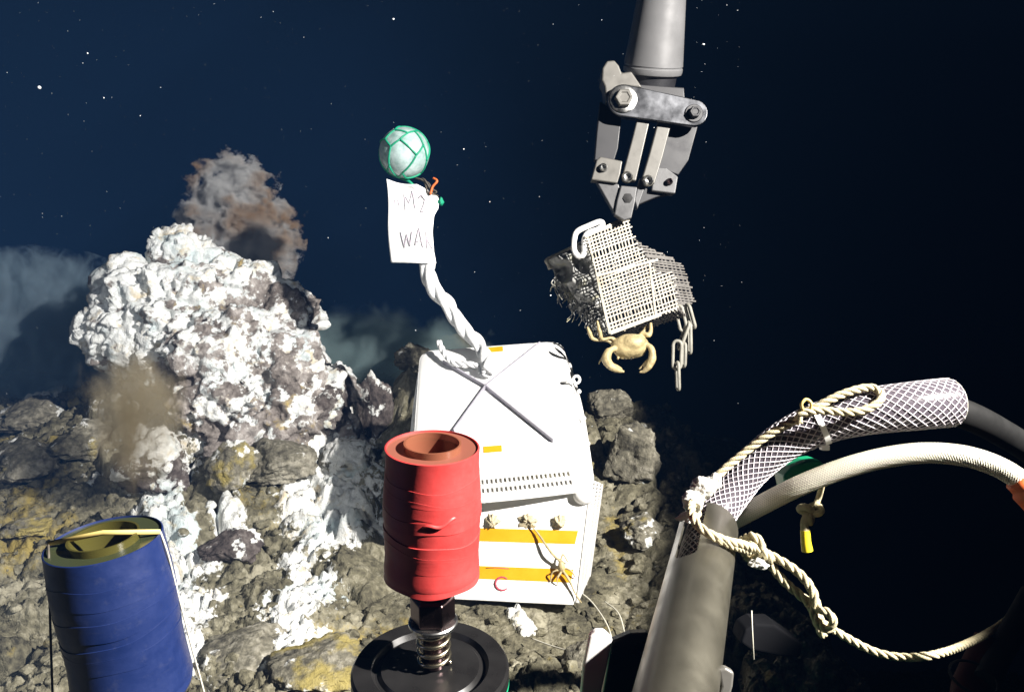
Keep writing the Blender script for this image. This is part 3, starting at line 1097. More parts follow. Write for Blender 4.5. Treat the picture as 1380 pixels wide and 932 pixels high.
rseg('bow', [(1094, 818, .80), (1116, 825, .785), (1123, 840, .785), (1112, 848, .79), (1100, 834, .795), (1092, 815, .80)], 0.0042)
rseg('short_end', [(1092, 812, .81), (1100, 836, .805), (1110, 858, .80)], 0.0042)
rseg('tail', [(1104, 836, .80), (1140, 858, .80), (1180, 878, .79), (1220, 885, .78), (1262, 881, .77), (1300, 868, .82), (1338, 848, .89), (1372, 822, .94), (1410, 780, .97), (1450, 720, 1.0)], 0.004)
p = [V(1084, 555, .855), V(1080, 545, .85), V(1086, 538, .85), V(1093, 543, .85), V(1091, 556, .855)]
vs, fs = sweep(smooth_path(p, 8), 0.0016, 8)
link('yellow_tie', vs, fs, 'elastic', rope)


def lump(px, py, d, r, seed, sc, mat, parent, name):
    v, f = rock_shape(ICO4, r, seed, sc, 1.4)
    c = np.array(V(px, py, d))
    return link(name, v + c, f, mat, parent)


lump(948, 655, .84, 0.012, 61, (1.1, .8, .8), 'tape_white', rope, 'tape_wrap')
lump(934, 674, .835, 0.012, 62, (1.0, .8, .9), 'tape_white', rope, 'tape_wrap')
lump(964, 648, .845, 0.008, 63, (1.0, .8, 1.1), 'tape_white', rope, 'tape_wrap')
lump(1022, 759, .812, 0.009, 64, (1.2, .8, .7), 'tape_white', rope, 'tape_wrap')
lump(927, 697, .845, 0.009, 65, (1.3, .8, .6), 'tape_white', rope, 'tape_wrap')

# knotted cord end with a yellow sleeve, hung from the white hose
kn = thing("knotted_cord", V(1092, 690, .92), "tan knot with a yellow sleeve hanging below the white hose", "knotted cord")
p = []
for k in range(60):
    a = 2 * math.pi * k / 60
    p.append(V(1092, 690, .92) + CR * (0.0052 * (math.sin(a) + 1.3 * math.sin(2 * a))) + CU * (0.0048 * (math.cos(a) - 1.3 * math.cos(2 * a))) + CF * (-0.006 * math.sin(3 * a)))
mb = MB().add(*sweep(p, 0.0042, 8, closed=True))
mb.add(*sweep(smooth_path([V(1098, 684, .92), V(1104, 668, .92), V(1108, 652, .90)], 6), 0.0034, 8))
mb.add(*sweep(smooth_path([V(1088, 694, .917), V(1084, 704, .915), V(1085, 716, .915)], 6), 0.0048, 8))
build(mb, 'knot', 'rope_tan', kn)
vs, fs = sweep([V(1085, 714, .915), V(1086, 730, .915), V(1088, 742, .915)], [0.0052, 0.0056, 0.0062], 14)
link('sleeve', vs, fs, 'yellow', kn, auto=50)

vs, fs = prism([(1056, 642), (1066, 630), (1086, 621), (1104, 619), (1117, 630), (1116, 650), (1090, 664), (1062, 668)], 0.98, 0.04)
bevel(link("green_handle", vs, fs, 'green', label="dark green handle behind the clear and white hoses", cat="handle", smooth=False), 0.004, 3)

# bracket at the bottom, panel, clip, line, coupling
br = thing("bracket", V(810, 950, .72), "white edged black bracket at the bottom beside the steel pipe", "bracket")
vs, fs = prism([(795, 856), (803, 850), (814, 850), (826, 861), (820, 890), (811, 930), (806, 985), (778, 985), (786, 900)], 0.70, 0.010)
bevel(link('edge_strip', vs, fs, 'grey_plastic', br, smooth=False), 0.002, 3)
vs, fs = prism([(824, 864), (850, 853), (874, 852), (870, 985), (804, 985)], 0.715, 0.012)
bevel(link('plate', vs, fs, 'black', br, smooth=False), 0.002, 2)
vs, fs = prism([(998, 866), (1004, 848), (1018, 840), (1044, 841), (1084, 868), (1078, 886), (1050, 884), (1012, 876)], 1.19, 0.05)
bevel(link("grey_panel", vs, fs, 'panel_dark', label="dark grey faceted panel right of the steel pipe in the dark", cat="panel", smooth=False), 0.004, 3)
vs, fs = prism([(968, 902), (978, 899), (990, 906), (988, 925), (978, 960), (960, 960), (972, 925)], 0.63, 0.008)
bevel(link("metal_clip", vs, fs, 'arm_light', label="small pale bent metal clip at the bottom right of the pipe", cat="clip", smooth=False), 0.002, 3)
vs, fs = sweep([V(1013, 822, .72), V(1014, 850, .715), V(1016, 888, .71)], 0.0005, 6)
link("fishing_line", vs, fs, 'line', label="fine vertical pale filament in front of the grey panel", cat="line")
cp = thing("coupling", V(1320, 930, 0.880), "dim red coupling with a grey strut at the lower right corner", "coupling")
vs, fs = sweep([V(1302, 985, 0.852), V(1312, 925, 0.866), V(1336, 862, 0.880)], [0.021, 0.021, 0.017], 24)
link('red_sleeve', vs, fs, 'red_dark', cp, auto=50)
vs, fs = sweep([V(1330, 915, 0.845), V(1352, 872, 0.866), V(1392, 800, 0.895)], 0.0125, 20)
link('strut', vs, fs, 'panel_dark', cp, auto=50)
vs, fs = sweep([V(1312, 912, 0.838) + CR * 0.022 * math.cos(a) + CU * 0.009 * math.sin(a) + CF * 0.022 * math.sin(a) for a in [2 * math.pi * k / 32 for k in range(32)]], 0.0015, 6, closed=True)
link('retaining_ring', vs, fs, 'panel_dark', cp)


# ================================================================== CRATES
def plane_hit(px, py, o, n):
    q = CF + CR * ((px - 690) / FPX) + CU * ((466 - py) / FPX)
    t = (o - C0).dot(n) / q.dot(n)
    return C0 + q * t


# upper crate, bottom side up
cTL, cTR, cBR, cBL = V(568, 474, 2.15), V(756, 457, 2.13), V(788, 623, 1.80), V(556, 641, 1.80)
ou = ((cTR - cTL) + (cBR - cBL)) / 2
ov = ((cTL - cBL) + (cTR - cBR)) / 2
nU = ou.cross(ov).normalized()
ctrU = (cTL + cTR + cBR + cBL) / 4


def lidpt(u, v):
    p = cBL.lerp(cBR, u).lerp(cTL.lerp(cTR, u), v)
    return p - nU * (p - ctrU).dot(nU)


def rounded(r=0.085, seg=6):
    out = []
    for cx, cy, a0 in ((1 - r, r, -90), (1 - r, 1 - r, 0), (r, 1 - r, 90), (r, r, 180)):
        for k in range(seg + 1):
            a = math.radians(a0 + 90 * k / seg)
            out.append((cx + r * math.cos(a), cy + r * math.sin(a)))
    return out


crate = thing("upturned_crate", ctrU - nU * 0.07, "white upturned plastic crate with slotted sides and crossed ribs, topmost of the two", "crate")
ol = rounded()
top = [lidpt(u, v) for u, v in ol]
cen = sum(top, Vector()) / len(top)
ring2 = [p + (p - cen).normalized() * 0.005 - nU * 0.006 for p in top]
bot = [p - nU * 0.009 for p in top]
mb = MB()
n = len(top)
mb.v = [tuple(p) for p in [p - (p - cen).normalized() * 0.006 for p in top] + ring2 + bot]
mb.f = [tuple(range(n)), tuple(reversed(range(2 * n, 3 * n)))]
for i in range(n):
    j = (i + 1) % n
    mb.f += [(j, i, n + i, n + j), (n + j, n + i, 2 * n + i, 2 * n + j)]
panel = build(mb, 'base_panel', 'white_plastic', crate, auto=50)
# slotted wall all round: three rails and two rows of bars
mb = MB()
dense, _ = resample([p for p in ring2] + [ring2[0]], 0.0049)
dense = dense[:-1]
nd_ = len(dense)


def wallpt(i, h, t=0.0):
    p = dense[i % nd_]
    o = (p - cen); o = (o - nU * o.dot(nU)).normalized()
    return p + o * (0.020 * h / 0.07 + 0.001 - t) - nU * h


def wall_piece(i, j, h0, h1, th=0.003):
    a = [wallpt(i, h0), wallpt(j, h0), wallpt(j, h1), wallpt(i, h1)]
    b_ = [wallpt(i, h0, th), wallpt(j, h0, th), wallpt(j, h1, th), wallpt(i, h1, th)]
    mb.add(a + b_, [(0, 3, 2, 1), (4, 5, 6, 7), (0, 1, 5, 4), (3, 7, 6, 2), (0, 4, 7, 3), (1, 2, 6, 5)])


for i in range(nd_):
    for h0, h1 in ((0.0, 0.014), (0.0265, 0.036), (0.0485, 0.060)):
        wall_piece(i, i + 1, h0, h1)
    corner = abs((dense[(i + 4) % nd_] - dense[i]).normalized().dot((dense[i] - dense[i - 4]).normalized())) < 0.985
    if i % 2 == 0 or corner:
        wall_piece(i, i + 1, 0.014, 0.0265)
        wall_piece(i, i + 1, 0.036, 0.0485)
build(mb, 'slotted_wall', 'white_plastic', crate, smooth=False)
mb = MB()
for i in range(nd_):
    a = [wallpt(i, .060, -.004), wallpt(i + 1, .060, -.004), wallpt(i + 1, .067, -.005), wallpt(i, .067, -.005)]
    b_ = [wallpt(i, .060, .003), wallpt(i + 1, .060, .003), wallpt(i + 1, .067, .003), wallpt(i, .067, .003)]
    mb.add(a + b_, [(0, 3, 2, 1), (4, 5, 6, 7), (0, 1, 5, 4), (3, 7, 6, 2)])
build(mb, 'rim', 'white_plastic', crate, smooth=False)
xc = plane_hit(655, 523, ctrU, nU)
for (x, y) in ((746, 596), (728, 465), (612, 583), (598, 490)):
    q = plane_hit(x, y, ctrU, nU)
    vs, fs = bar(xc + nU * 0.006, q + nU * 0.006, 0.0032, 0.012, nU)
    link('rib', vs, fs, 'rib_shade', panel, smooth=False)
for (x, y) in ((667, 471), (664, 605)):
    q = plane_hit(x, y, ctrU, nU) + nU * 0.0006
    eu = ou.normalized(); ev = ov.normalized()
    vs, fs = box(q - eu * .021 - ev * .010, eu * .042, ev * .020, nU * 0.0008)
    link('tape_tab', vs, fs, 'yellow_tape', panel, smooth=False)
lq = V(768, 513, 1.99)
mb = MB().add(*sweep([lq - CR * .01, lq + CR * 0.006], 0.006, 10))
mb.add(*sweep([lq + CR * (0.016 + .008 * math.cos(a)) + CU * (.003 + .009 * math.sin(a)) for a in [2 * math.pi * k / 20 for k in range(20)]], 0.0035, 8, closed=True))
build(mb, 'latch', 'white_plastic', crate)
for (x, y) in ((770, 520), (776, 556), (781, 590)):
    q = plane_hit(x, y, ctrU, nU) + ou.normalized() * 0.018 - nU * 0.02
    vs, fs = ball(q, 0.006, 10, 8)
    link('edge_stud', vs, fs, 'white_plastic', crate)

# lower crate, face with yellow tape towards the camera
fTL, fTR, fBR, fBL = V(578, 640, 1.915), V(797, 648, 1.88), V(774, 816, 1.745), V(570, 806, 1.81)
nL = (fBR - fBL).cross(fTL - fBL).normalized()
ctrL = (fTL + fTR + fBR + fBL) / 4


def lowpt(u, v):
    p = fTL.lerp(fTR, u).lerp(fBL.lerp(fBR, u), v)
    return p - nL * (p - ctrL).dot(nL)


bt, bb_ = Vector((0.043, 0.13, -0.07)), Vector((0.042, 0.13, 0.0))
low = thing("striped_crate", ctrL - Vector((0, 0, .1)), "white crate face with two yellow tape stripes, lying under the upturned crate", "crate")
c8 = [lowpt(0, 0), lowpt(1, 0), lowpt(1, 1), lowpt(0, 1)]
c8 += [c8[0] + bt, c8[1] + bt, c8[2] + bb_, c8[3] + bb_]
body = o = link('body', c8, [(0, 3, 2, 1), (4, 5, 6, 7), (0, 1, 5, 4), (1, 2, 6, 5), (2, 3, 7, 6), (3, 0, 4, 7)], 'white_plastic', low, smooth=False)
bevel(o, 0.007, 3)
for v0, v1 in ((0.425, 0.53), (0.725, 0.825)):
    a = [lowpt(.03, v0), lowpt(.965, v0), lowpt(.955, v1), lowpt(.03, v1)]
    vs = [p + nL * 0.0008 for p in a] + [p - nL * 0.001 for p in a]
    link('tape_stripe', vs, [(0, 3, 2, 1), (0, 1, 5, 4), (1, 2, 6, 5), (2, 3, 7, 6), (3, 0, 4, 7)], 'yellow_tape', body, smooth=False)
mb = MB()
rs = nL.cross(Vector((0, 0, 1)))
rn = (lowpt(1, 1) - lowpt(1, 0)).cross(bt).normalized()
if rn.x < 0:
    rn = -rn
for k in range(27):
    v = 0.03 + 0.94 * k / 26
    p = lowpt(1, v) + (bt * (1 - v) + bb_ * v) * 0.03 + rn * 0.003
    q = lowpt(1, v) + (bt * (1 - v) + bb_ * v) * 0.85 + rn * 0.003
    mb.add(*bar(p, q, 0.0032, 0.006, rn))
for s in (0.03, 0.3, 0.58, 0.85):
    p = lowpt(1, .02) + bt * s + rn * 0.0045; q = lowpt(1, .98) + bb_ * s + rn * 0.0045
    mb.add(*bar(p, q, 0.006, 0.006, rn))
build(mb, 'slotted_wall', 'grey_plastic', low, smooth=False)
q = plane_hit(787, 668, ctrL, nL)
vs, fs = ball(q + nL * 0.006, 0.024, 18, 12, (1, .9, .85))
link('corner_lug', vs, fs, 'white_plastic', low)
cq = [plane_hit(677 + 8.5 * math.cos(a) * 1.1, 786 + 9 * math.sin(a), ctrL, nL) + nL * 0.001 for a in [math.radians(-45 - 27 * k) for k in range(11)]]
vs, fs = sweep(cq, [.0014 + .0012 * math.sin(math.pi * k / 10) for k in range(11)], 6)
link('painted_letter', vs, fs, 'red_ink', body)
cq = [plane_hit(x, y, ctrL, nL) + nL * 0.001 for x, y in ((655, 765), (668, 764.5), (686, 766))]
vs, fs = sweep(cq, 0.0009, 6)
link('ink_stroke', vs, fs, 'red_ink', body)

LIMPETS = [(664, 701, 12, "leftmost brown limpet in the row above the upper yellow stripe"), (712, 700, 14, "middle spiky brown limpet above the upper yellow stripe"),
           (754, 703, 11, "rightmost small brown limpet near the crate's corner lug")]
for i, (x, y, r, lab) in enumerate(LIMPETS):
    q = plane_hit(x, y, ctrL, nL)
    v, f = rock_shape(ICO4, r * 1.74 / FPX, 80 + i, (1, .9, .75), 1.5)
    ang = np.arctan2(v[:, 2], v[:, 0])
    v *= (1 + 0.16 * np.sin(ang * 9))[:, None]
    link("limpet", v + np.array(q), f, 'shell_limpet', label=lab, cat="limpet", group="limpets on the striped crate")


# small spindly squat lobster on the lower stripe
def creature(name, parts, voxel, mat, label, cat, relax_it=2, base=None):
    mb = MB()
    for kind, *a in parts:
        if kind == 'limb':
            pts, rad = a
            p = smooth_path(pts, 8)
            rr = np.interp(np.linspace(0, len(rad) - 1, len(p)), range(len(rad)), rad)
            mb.add(*sweep(p, list(rr), 10))
            mb.add(*ball(p[0], rr[0], 10, 8)); mb.add(*ball(p[-1], rr[-1], 10, 8))
        else:
            c, R, sc, rot = a
            v, f = ball((0, 0, 0), R, 28, 18)
            mb.add([c + CR * (p.x * sc[0] * math.cos(rot) - p.z * sc[2] * math.sin(rot)) + CU * (p.x * sc[0] * math.sin(rot) + p.z * sc[2] * math.cos(rot)) + CF * (p.y * sc[1]) for p in v], f)
    co, nr, fs = remesh(mb, voxel)
    co = relax(co, fs, relax_it)
    co = co + nr * (voxel * 0.5 * fbm(co / voxel * 0.12, 3, 5))[:, None]
    return link(name, co, fs, mat, label=label, cat=cat)


def LP(x, y, up=0.0):
    return plane_hit(x, y, ctrL, nL) + nL * up


creature("squat_lobster", [('body', LP(758, 764, .016), 0.010, (.8, .8, 1.2), 0.1),
                           ('limb', [LP(757, 758, .018), LP(744, 745, .022), LP(728, 722, .012), LP(716, 708, .008)], [.0035, .003, .0025, .002]),
                           ('limb', [LP(760, 770, .014), LP(768, 782, .012), LP(776, 800, .008), LP(784, 812, .012)], [.003, .0028, .0022, .0018]),
                           ('limb', [LP(755, 768, .014), LP(746, 772, .016), LP(742, 783, .003)], [.0026, .002, .0016]),
                           ('limb', [LP(757, 772, .014), LP(752, 780, .014), LP(752, 788, .003)], [.0026, .002, .0016]),
                           ('limb', [LP(762, 766, .014), LP(771, 770, .016), LP(776, 779, .003)], [.0026, .002, .0016]),
                           ('limb', [LP(757, 756, .016), LP(760, 748, .016), LP(766, 758, .006)], [.0026, .002, .0016])],
         0.0012, 'shell', "tiny spindly pale squat lobster clinging to the lower yellow stripe", "squat lobster", 1)

for pts, lab in (([(778, 782, .05), (798, 798, .05), (818, 826, .04), (828, 846, .03)], "pale stiff whisker line curling off the striped crate's lower right corner"),
                 ([(815, 790, .03), (834, 812, .05), (844, 836, .03)], "short pale whisker line on the rocks right of the striped crate"),
                 ([(716, 842, .05), (748, 860, .04), (790, 886, .05), (830, 905, .04)], "pale thin line on the rocks leading to the white edged bracket")):
    p = []
    for x, y, h in pts:
        g = G(x, y, .03)
        p.append(Vector((g.x, g.y, floor_z(g.x, g.y) + h * .7)))
    vs, fs = sweep(smooth_path(p, 8), 0.0016, 6)
    link("thin_line", vs, fs, 'line', label=lab, cat="line")


# ================================================================== MARKER: FLOAT, CARD, ROPE
fc_ = V(545, 206, 2.10); FR = 0.0645
fl = thing("net_float", fc_ - Vector((0, 0, FR)), "pale glass float in a green cord net above the white card", "float")
vs, fs = ball(fc_, FR, 48, 32)
link('glass_ball', vs, fs, 'float_glass', fl)
ax = (CU * 0.9 + CR * 0.25 - CF * 0.35).normalized()
fx = (CR - ax * CR.dot(ax)).normalized(); fy = ax.cross(fx)


def sph(lat, lon, r=FR + 0.0012):
    lat += 9 * math.sin(lat * 3.1 + round(lon) % 360 * 1.7); lon += 13 * math.sin(lat * 1.3 + round(lon) % 360 * 2.3)
    a, b_ = math.radians(lat), math.radians(lon)
    return fc_ + (ax * math.sin(a) + fx * math.cos(a) * math.cos(b_) + fy * math.cos(a) * math.sin(b_)) * r


def arc(p0, p1, n=10):
    out = []
    for k in range(n + 1):
        d = (p0.lerp(p1, k / n) - fc_).normalized()
        out.append(fc_ + d * (FR + 0.0012))
    return out


cords = []
for k in range(6):
    l = k * 60 + 20
    cords += [(sph(62, l), sph(62, l + 60)), (sph(62, l), sph(28, l)), (sph(28, l), sph(6, l + 30)), (sph(28, l + 60), sph(6, l + 30)), (sph(6, l + 30), sph(-32, l + 30)),
              (sph(-32, l + 30), sph(-58, l + 60)), (sph(-32, l + 90), sph(-58, l + 60)), (sph(-58, l + 60), sph(-88, l))]
for a_, b_ in cords:
    vs, fs = sweep(arc(a_, b_), 0.0024, 6)
    link('net_cord', vs, fs, 'green_net', fl)
mb = MB()
for k in range(5):
    p = [V(560 + 3 * k, 240 + k, 2.1), V(572 + rng.uniform(-6, 10), 246 + rng.uniform(-6, 6), 2.09), V(580 + rng.uniform(-6, 8), 254 + rng.uniform(-10, 8), 2.085), V(588 + rng.uniform(-4, 4), 262 + rng.uniform(-4, 6), 2.09)]
    mb.add(*sweep(smooth_path(p, 8), 0.0022, 6))
build(mb, 'tie_cords', 'cord_dark', fl)
vs, fs = sweep(smooth_path([V(580, 262, 2.08), V(583, 252, 2.08), V(589, 244, 2.08), V(584, 240, 2.085)], 8), 0.003, 8)
link('orange_cord', vs, fs, 'orange', fl)
lump(594, 271, 2.085, 0.010, 71, (.8, .8, 1.1), 'green_net', fl, 'net_knot')
vs, fs = sweep(smooth_path([fc_ - ax * FR, V(553, 246, 2.11), V(563, 262, 2.115), V(571, 300, 2.12), V(575, 350, 2.11)], 8), 0.004, 8)
link('hanging_cord', vs, fs, 'green_net', fl)

RT = [(0, 562), (.08, 578), (.17, 591), (.30, 591), (.40, 585), (.6, 583), (.85, 585), (1, 588)]


def card_pt(u, t, off=0.0):
    xr = float(np.interp(t, [a for a, _ in RT], [b for _, b in RT]))
    xl = 521 + 5 * t + 1.2 * math.sin(t * 7)
    x = xl + (xr - xl) * u
    y0, y1 = 241 + 7 * u + 3 * math.sin(u * 3.1), 353.5 + 1.5 * u
    y = y0 + (y1 - y0) * t
    d = 2.085 + 0.010 * math.sin(u * 4.2 + t * 2.2) + 0.006 * math.sin(t * 7 + 1) + 0.018 * max(0, u - .75) * (1.3 - t)
    return V(x, y, d - off)


nu, nv = 24, 36
vs = [card_pt(i / nu, j / nv) for j in range(nv + 1) for i in range(nu + 1)]
fs = [(j * (nu + 1) + i, (j + 1) * (nu + 1) + i, (j + 1) * (nu + 1) + i + 1, j * (nu + 1) + i + 1) for j in range(nv) for i in range(nu)]
card = thing("marker_card", vs[(nv // 2) * (nu + 1)], "white crumpled marker card with faded handwriting below the float", "marker card")
sheet = o = link('sheet', vs, fs, 'paper', card)
sm = o.modifiers.new("thick", 'SOLIDIFY'); sm.thickness = 0.0016; sm.offset = -1


def on_card(x, y):
    best = None
    t = (y - 241) / 114.0
    for it in range(3):
        xr = float(np.interp(t, [a for a, _ in RT], [b for _, b in RT])); xl = 521 + 5 * t
        u = min(1, max(0, (x - xl) / (xr - xl)))
        y0, y1 = 241 + 7 * u + 3 * math.sin(u * 3.1), 353.5 + 1.5 * u
        t = min(1, max(0, (y - y0) / (y1 - y0)))
    return card_pt(u, t, 0.0012)


STROKES = [[(530.5, 279), (531.5, 269), (535, 269), (537.5, 277)], [(544, 261.5), (546, 283)], [(546, 265), (551, 274), (555.5, 258)], [(555.5, 257), (559, 280)],
           [(564, 267), (567.5, 263), (572.5, 269), (570.5, 277), (567, 285.5), (574, 284.5)], [(577, 274), (577.6, 275.5)], [(577.5, 281), (578, 282.5)],
           [(541, 312.5), (546, 333), (549, 316), (553, 331), (556, 312)], [(560, 330), (565, 307), (570, 333)], [(560.5, 325.5), (569, 324)],
           [(574.5, 312), (575.5, 334)], [(581, 314), (575.5, 322), (582.5, 335)]]
for s in STROKES:
    p = []
    for a_, b_ in zip(s, s[1:]):
        for k in range(5):
            p.append(on_card(a_[0] + (b_[0] - a_[0]) * k / 5, a_[1] + (b_[1] - a_[1]) * k / 5))
    p.append(on_card(*s[-1]))
    vs, fs = sweep(p, 0.0015, 5)
    link('pen_stroke', vs, fs, 'ink', sheet)

# twisted white rope from the card down to the crate
pth, L = resample(smooth_path([V(571, 338, 2.12), V(575, 356, 2.11), V(578, 374, 2.10), V(588, 392, 2.09), V(602, 410, 2.09), V(619, 434, 2.09), V(633, 452, 2.09), V(648, 468, 2.085), V(657, 484, 2.05), V(656, 500, 2.02)], 10), 0.005)
mb = MB()
for k in range(3):
    N = len(pth)
    Rl = [0.0125 - 0.0035 * i / N + 0.0022 * math.sin(i * 0.45 + k * 2) for i in range(N)]
    h = helix(pth, 0.0095, 0.19, k * 2.09, 0.005)
    mb.add(*sweep(h, (Rl + Rl[-3:])[:len(h)], 10))
twr = thing("twisted_rope", pth[-1], "thick twisted white rope rising from the upturned crate to the card", "rope")
build(mb, 'strands', 'rope_white', twr)
p = []
for x, y, h in ((656, 498, .012), (646, 501, .02), (630, 500, .025), (612, 497, .02), (600, 486, .03), (594, 476, .04)):
    p.append(plane_hit(x, y, ctrU, nU) + nU * h)
build(laid_rope(resample(smooth_path(p, 8), .004)[0], 0.008, 0.06), 'loose_end', 'rope_white', twr)
p = [plane_hit(x, y, ctrU, nU) + nU * h for x, y, h in ((652, 500, .012), (662, 494, .02), (668, 502, .016), (660, 510, .012), (648, 508, .014), (650, 498, .02))]
build(laid_rope(resample(smooth_path(p, 8), .004)[0], 0.006, 0.05), 'knot', 'rope_white', twr)


# ================================================================== MANIPULATOR ARM
# the arm and the basket hang about 2 m off; their sizes below are written for 1.5 m and grow by DS
DS = 1.36


def VA(px, py, d):
    return V(px, py, d * DS)


def latheA(profile, *a, **k):
    return lathe([(r * DS, h * DS) for r, h in profile], *a, **k)


def sweepA(path, r, *a, **k):
    return sweep(path, [x * DS for x in r] if hasattr(r, '__len__') else r * DS, *a, **k)


def ballA(c, r, *a, **k):
    return ball(c, r * DS, *a, **k)


def barA(p, q, w, h, up):
    return bar(p, q, w * DS, h * DS, up)


def prismA(poly, d, th):
    return prism(poly, d * DS, th * DS)


def bevelA(o, w=0.001, seg=2, ang=35):
    return bevel(o, w * DS, seg, ang)

AD = 1.5
arm = thing("manipulator_arm", VA(845, 290, AD), "grey jointed manipulator arm reaching down from above to grip the mesh basket", "manipulator arm")
acc = VA(879, 100, AD + 0.03)
aax = (CU * 0.90 - CF * 0.42 + CR * 0.055).normalized()
vs, fs = latheA([(0, -0.001), (0.048, -0.001), (0.0535, 0.002), (0.055, 0.006), (0.055, 0.012), (0.0536, 0.0135), (0.0536, 0.0155), (0.0548, 0.017), (0.0415, .155), (0.036, .26), (0.036, .55), (0, .55)], acc, aax, 72)
link('forearm', vs, fs, 'forearm', arm, auto=30)
vs, fs = latheA([(0, 0.0), (0.046, 0.0), (0.044, -0.03), (0, -0.03)], acc, aax, 40)
link('wrist', vs, fs, 'arm_dark', arm, auto=30)


def ap(name, poly, d, th, mat, bv=0.002):
    vs, fs = prismA(poly, d, th)
    o = link(name, vs, fs, mat, arm, smooth=False)
    return bevelA(o, bv, 3)


ap('wrist_block', [(838, 112), (922, 118), (925, 160), (835, 150)], 1.485, 0.05, 'arm_dark')
ap('knuckle', [(812, 92), (818, 82), (828, 81), (834, 88), (838, 98), (851, 96), (866, 118), (840, 116), (822, 132), (817, 138), (815, 116), (811, 108)], 1.455, 0.045, 'arm_light', 0.003)
arcL = [(840 + 21.5 * math.cos(math.radians(a)), 135 + 21.5 * math.sin(math.radians(a))) for a in range(280, 99, -15)]
arcR = [(936 + 18 * math.cos(math.radians(a)), 152 + 18 * math.sin(math.radians(a))) for a in range(95, -86, -15)]
ap('link_plate', arcL[::1] + arcR, 1.44, 0.012, 'plate_steel', 0.0018)
ap('side_plate', [(809, 136), (838, 156), (833, 200), (828, 216), (801, 216), (804, 180)], 1.47, 0.02, 'arm_dark')
ap('side_plate', [(906, 165), (942, 165), (928, 216), (914, 236), (886, 226), (896, 190)], 1.48, 0.02, 'arm_dark')
ap('finger_bar', [(859, 160), (876, 162), (866, 205), (857, 244), (838, 240), (850, 195)], 1.452, 0.018, 'arm_light')
ap('finger_bar', [(887, 164), (905, 166), (893, 212), (882, 248), (865, 242), (876, 205)], 1.456, 0.018, 'arm_light')
ap('jaw_foot', [(804, 216), (809, 211), (839, 217), (836, 234), (832, 247), (797, 242)], 1.446, 0.028, 'arm_light')
ap('jaw_foot', [(882, 224), (898, 226), (914, 238), (910, 261), (878, 257)], 1.46, 0.028, 'arm_grey')
ap('jaw_plate', [(803, 243), (834, 248), (838, 268), (830, 291)], 1.455, 0.02, 'arm_grey')
ap('jaw_plate', [(854, 250), (908, 260), (884, 266), (858, 277)], 1.472, 0.02, 'arm_dark')
ap('jaw_tip', [(837, 250), (859, 252), (856, 272), (851, 294), (841, 297), (828, 289), (832, 268)], 1.448, 0.022, 'arm_grey')
ap('jaw_tip', [(862, 240), (872, 246), (866, 262), (859, 282), (855, 270)], 1.462, 0.02, 'arm_grey')
vs, fs = latheA([(0, 0.0018), (0.009, 0.0018), (0.009, -0.002), (0, -0.002)], VA(846, 267, 1.448), -CF, 6)
link('socket', vs, fs, 'black', arm, smooth=False)


def bolt(px, py, d, r, hexr, mat, wmat):
    c = VA(px, py, d)
    vs, fs = latheA([(0, 0.003), (r * .93, 0.003), (r, 0.002), (r, -0.002)], c, -CF, 40)
    w = link('washer', vs, fs, wmat, arm, auto=40)
    if hexr:
        vs, fs = latheA([(0, 0.013), (hexr * .55, 0.013), (hexr * .62, 0.0145), (hexr * .9, 0.0145), (hexr, 0.012), (hexr, 0.002)], c, -CF, 6)
        bevelA(link('bolt_head', vs, fs, mat, w, smooth=False), 0.0006)
    else:
        vs, fs = latheA([(0, 0.004), (r * .35, 0.004), (r * .4, 0.009), (r * .62, 0.010), (r * .85, 0.0075), (r * .92, 0.002)], c, -CF, 28)
        link('bolt_head', vs, fs, mat, w, auto=40)


bolt(840, 134, 1.44, 0.0245, 0.0165, 'arm_light', 'steel')
bolt(935, 153, 1.44, 0.016, 0.0105, 'arm_dark', 'arm_dark')
bolt(845, 239, 1.45, 0.0105, 0, 'steel', 'dull_steel')
bolt(873, 244, 1.454, 0.0105, 0, 'steel', 'dull_steel')
bolt(813, 226, 1.445, 0.0078, 0, 'steel', 'arm_grey')
bolt(902, 245, 1.459, 0.0062, 0, 'dark_steel', 'black')

# ================================================================== MESH BASKET
bk = thing("mesh_basket", VA(835, 450, 1.5), "torn square mesh basket hanging tilted from the manipulator jaws", "mesh basket")


def inside_segments(p, d, poly):
    ts = []
    n = len(poly)
    for i in range(n):
        a, b_ = np.array(poly[i]), np.array(poly[(i + 1) % n])
        e = b_ - a
        den = d[0] * e[1] - d[1] * e[0]
        if abs(den) < 1e-9:
            continue
        w = a - p
        t = (w[0] * e[1] - w[1] * e[0]) / den
        s = (w[0] * d[1] - w[1] * d[0]) / den
        if 0 <= s < 1:
            ts.append(t)
    ts.sort()
    return list(zip(ts[0::2], ts[1::2]))


